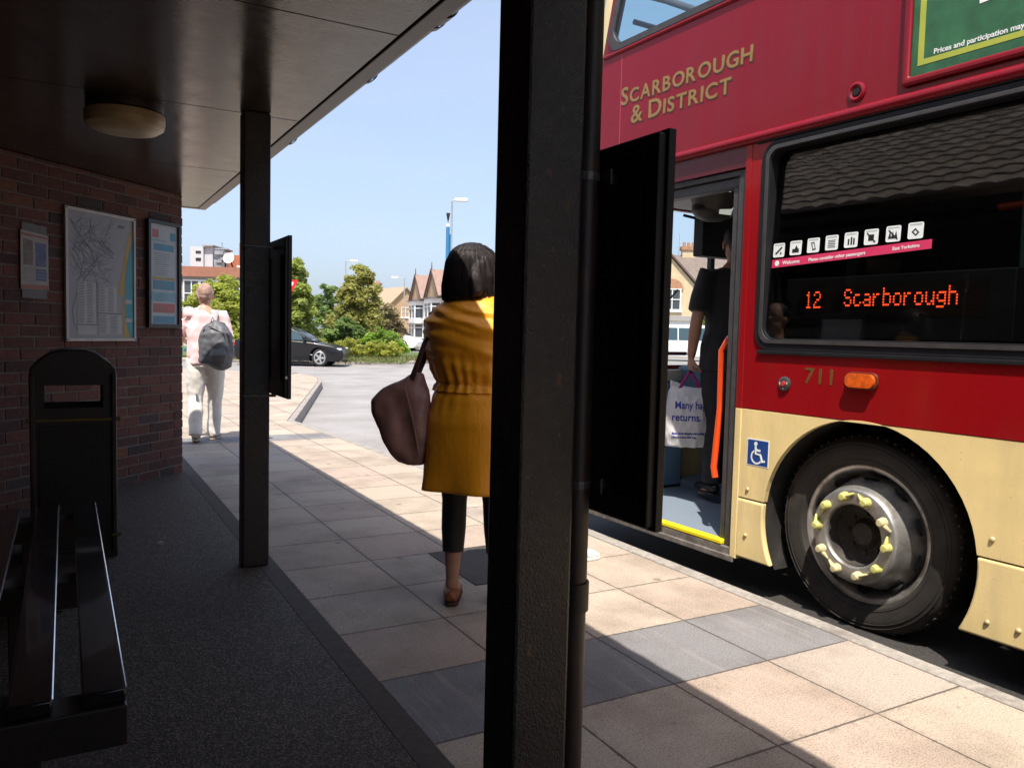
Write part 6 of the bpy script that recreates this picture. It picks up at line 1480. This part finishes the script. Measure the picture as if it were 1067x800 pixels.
# cream house seen through the bus doorway
t = house('gabled cream house with chimney and arched window seen through the bus', site(60, px(716, 60), -.2), facing(-2), 9, 8, 5.4, 7.75, CREAMW, BROWNR, 'x', ((2.6, 3.2, 1.1, 1.5), (2.6, .8, 1.4, 1.5)), ((.45, 4, 7.2, 8.3, 1.05, CREAMW, 3),))
m1 = MB(); gable_wall(m1, -4.2, .35, -1.2, 3.8, 5.0, 7.5, 'y'); m1.build('front_gable_wall', CREAMW, t, smooth=0); gable_roof(t, -4.2, .35, -1.2, 3.8, 5.0, 7.55, M('gable_brown', (.13, .08, .06), .8), 'y', .25, 'front_gable_roof')
wall_window(t, -1.55, 3.35, 1.3, 1.6, -1.25, 1, True); wall_window(t, -1.3, .7, 2.2, 1.5, -1.25, 2)
m1 = MB(); m1.box(-4.0, .5, -2.0, -1.21, 2.55, 2.95); m1.build('bay_roof', STONEG, t, bevel=.03, smooth=0)
m1 = MB(); m1.box(-3.2, .2, -1.85, -1.21, -.3, .65); m1.box(-3.2, .2, -1.85, -1.21, 2.2, 2.55); m1.build('bay_wall', WHITEP, t, smooth=0)
m1 = MB(); m1.cyl((-.3, 4, 7.7), (-.3, 4, 9.6), .02, n=6); m1.cyl((-.55, 4, 9.3), (-.05, 4, 9.3), .015, n=6); m1.cyl((-.5, 4, 9.0), (-.1, 4, 9.0), .015, n=6); m1.build('aerial', GALV, t)
house('long pale house continuing the row behind the bus', site(66, px(800, 66), -.2), facing(-4), 12, 8, 5.4, 8.0, BRICKT, BROWNR, 'x', ((-4, 3.2, 1.1, 1.5), (-1, 3.2, 1.1, 1.5), (2, 3.2, 1.1, 1.5)), ((-3, 4, 7.2, 8.6, .9, BRICKT),))
# brick building with stair tower, dish and roof plant to the far left
D0 = 58
t = thing('brick_building', 'red brick flat-roofed building with a white rooftop block behind the man', 'building', site(D0, px(222, D0), -.2), facing(0))
def bz(y): return 1.19+(339-y)/828*D0+.2
def bx(x): return px(x, D0)-px(222, D0)
m1 = MB(); m1.box(bx(120), bx(256), 0, 12, -.3, bz(289)); m1.build('wall', STONEG, t, smooth=0)
m1 = MB(); m1.box(bx(120)-.2, bx(256)+.2, -.3, 12.2, bz(288.9), bz(278.5)); m1.build('brick_fascia', M('fascia_brick', (.27, .115, .075), .85, var=.12, scale=2), t, smooth=0)
for x in (150, 172, 199, 216, 233, 249): wall_window(t, bx(x), bz(320), 1.2, bz(292)-bz(320), -.02, 1); 
for x in (150, 172, 199, 216, 233, 249): wall_window(t, bx(x), .6, 1.2, 1.6, -.02, 1)
m1 = MB(); m1.box(bx(186), bx(200), 2, 6, bz(279), bz(255)); m1.box(bx(200.2), bx(209), 2.2, 6, bz(279), bz(254.5)); m1.build('white_block', M('block_render', (.45, .46, .48), .8), t, smooth=0)
m1 = MB(); m1.box(bx(199.4), bx(210.4), 1.9, 6.2, bz(254.4), bz(253)); m1.build('block_coping', STONEG, t, smooth=0)
m1 = MB()
for y0, y1 in ((262, 259.6), (270, 267)): m1.box(bx(192), bx(197.5), 1.96, 2.0, bz(y0), bz(y1))
m1.build('block_vent', INTR, t, smooth=0)
m1 = MB(); m1.box(bx(220), bx(251), 3, 8, bz(279), bz(262)); m1.build('brick_tower_base', REDW, t, smooth=0)
m1 = MB(); m1.box(bx(231), bx(243), 3.5, 8, bz(262), bz(248)); m1.build('brick_chimney_stack', REDW, t, smooth=0)
m1 = MB(); m1.box(bx(244), bx(252), 2.6, 4, bz(260), bz(249)); m1.box(bx(236), bx(241), 2.0, 2.9, bz(279), bz(274)); m1.build('white_cabinet', WHITEP, t, smooth=0)
m1 = MB()
for x in (220.6, 243.4): m1.cyl((bx(x), 2.9, bz(279)), (bx(x), 2.9, bz(262)), .05, n=8)
m1.build('white_downpipe', WHITEP, t)
m1 = MB(); c_ = (bx(229.4), 1.6, bz(267.2)); m1.lathe([(0, 0), (.2, .015), (.36, .06), (.40, .09), (.41, .085), (.36, .05), (.2, .0), (0, -.02)], Matrix.Translation(c_) @ Matrix.Rotation(R(75), 4, 'X'), 24); ds = m1.build('satellite_dish', WHITEP, t)
m1 = MB(); m1.tube([(c_[0], 1.8, c_[2]), (c_[0]+.1, 2.0, c_[2]-.5), (c_[0]+.1, 2.4, bz(279))], .06, 8); m1.build('dish_mount', INTR, ds)
PLANT = M('roof_plant', (.22, .25, .27), .6, var=.4, scale=1)
for x, y, s in ((219, 250, .5), (221, 255, .35), (216, 258, .3)):
    m1 = MB(); m1.cyl((bx(x), 2.2, bz(279)), (bx(x), 2.2, bz(y)), .04, n=6); m1.box(bx(x)-s, bx(x)+s, 2.15, 2.25, bz(y)-.5, bz(y)-.42); m1.box(bx(x)-s*.7, bx(x)+s*.7, 2.1, 2.3, bz(y)-.95, bz(y)-.75); m1.build('aerial', PLANT, t)
m1 = MB(); m1.box(bx(210), bx(218), 2.2, 4, bz(279), bz(268)); m1.build('plant_cabinet', PLANT, t)
m1 = MB(); m1.box(bx(212), bx(221), 2.0, 2.5, bz(263), bz(259)); m1.cyl((bx(216), 2.2, bz(270)), (bx(216), 2.2, bz(261)), .06, n=6); m1.build('duct', PLANT, t)
for x in (235, 239, 242): m1 = MB(); m1.cyl((bx(x), 5, bz(248)), (bx(x), 5, bz(245)), .12, n=8); m1.build('chimney_pot', REDW, t)
m1 = MB(); m1.cyl((bx(248.5), 3, bz(249)), (bx(248.5), 3, bz(232)), .03, n=6); m1.box(bx(238), bx(249), 2.98, 3.02, bz(236), bz(235.6)); m1.build('aerial_mast', PLANT, t)
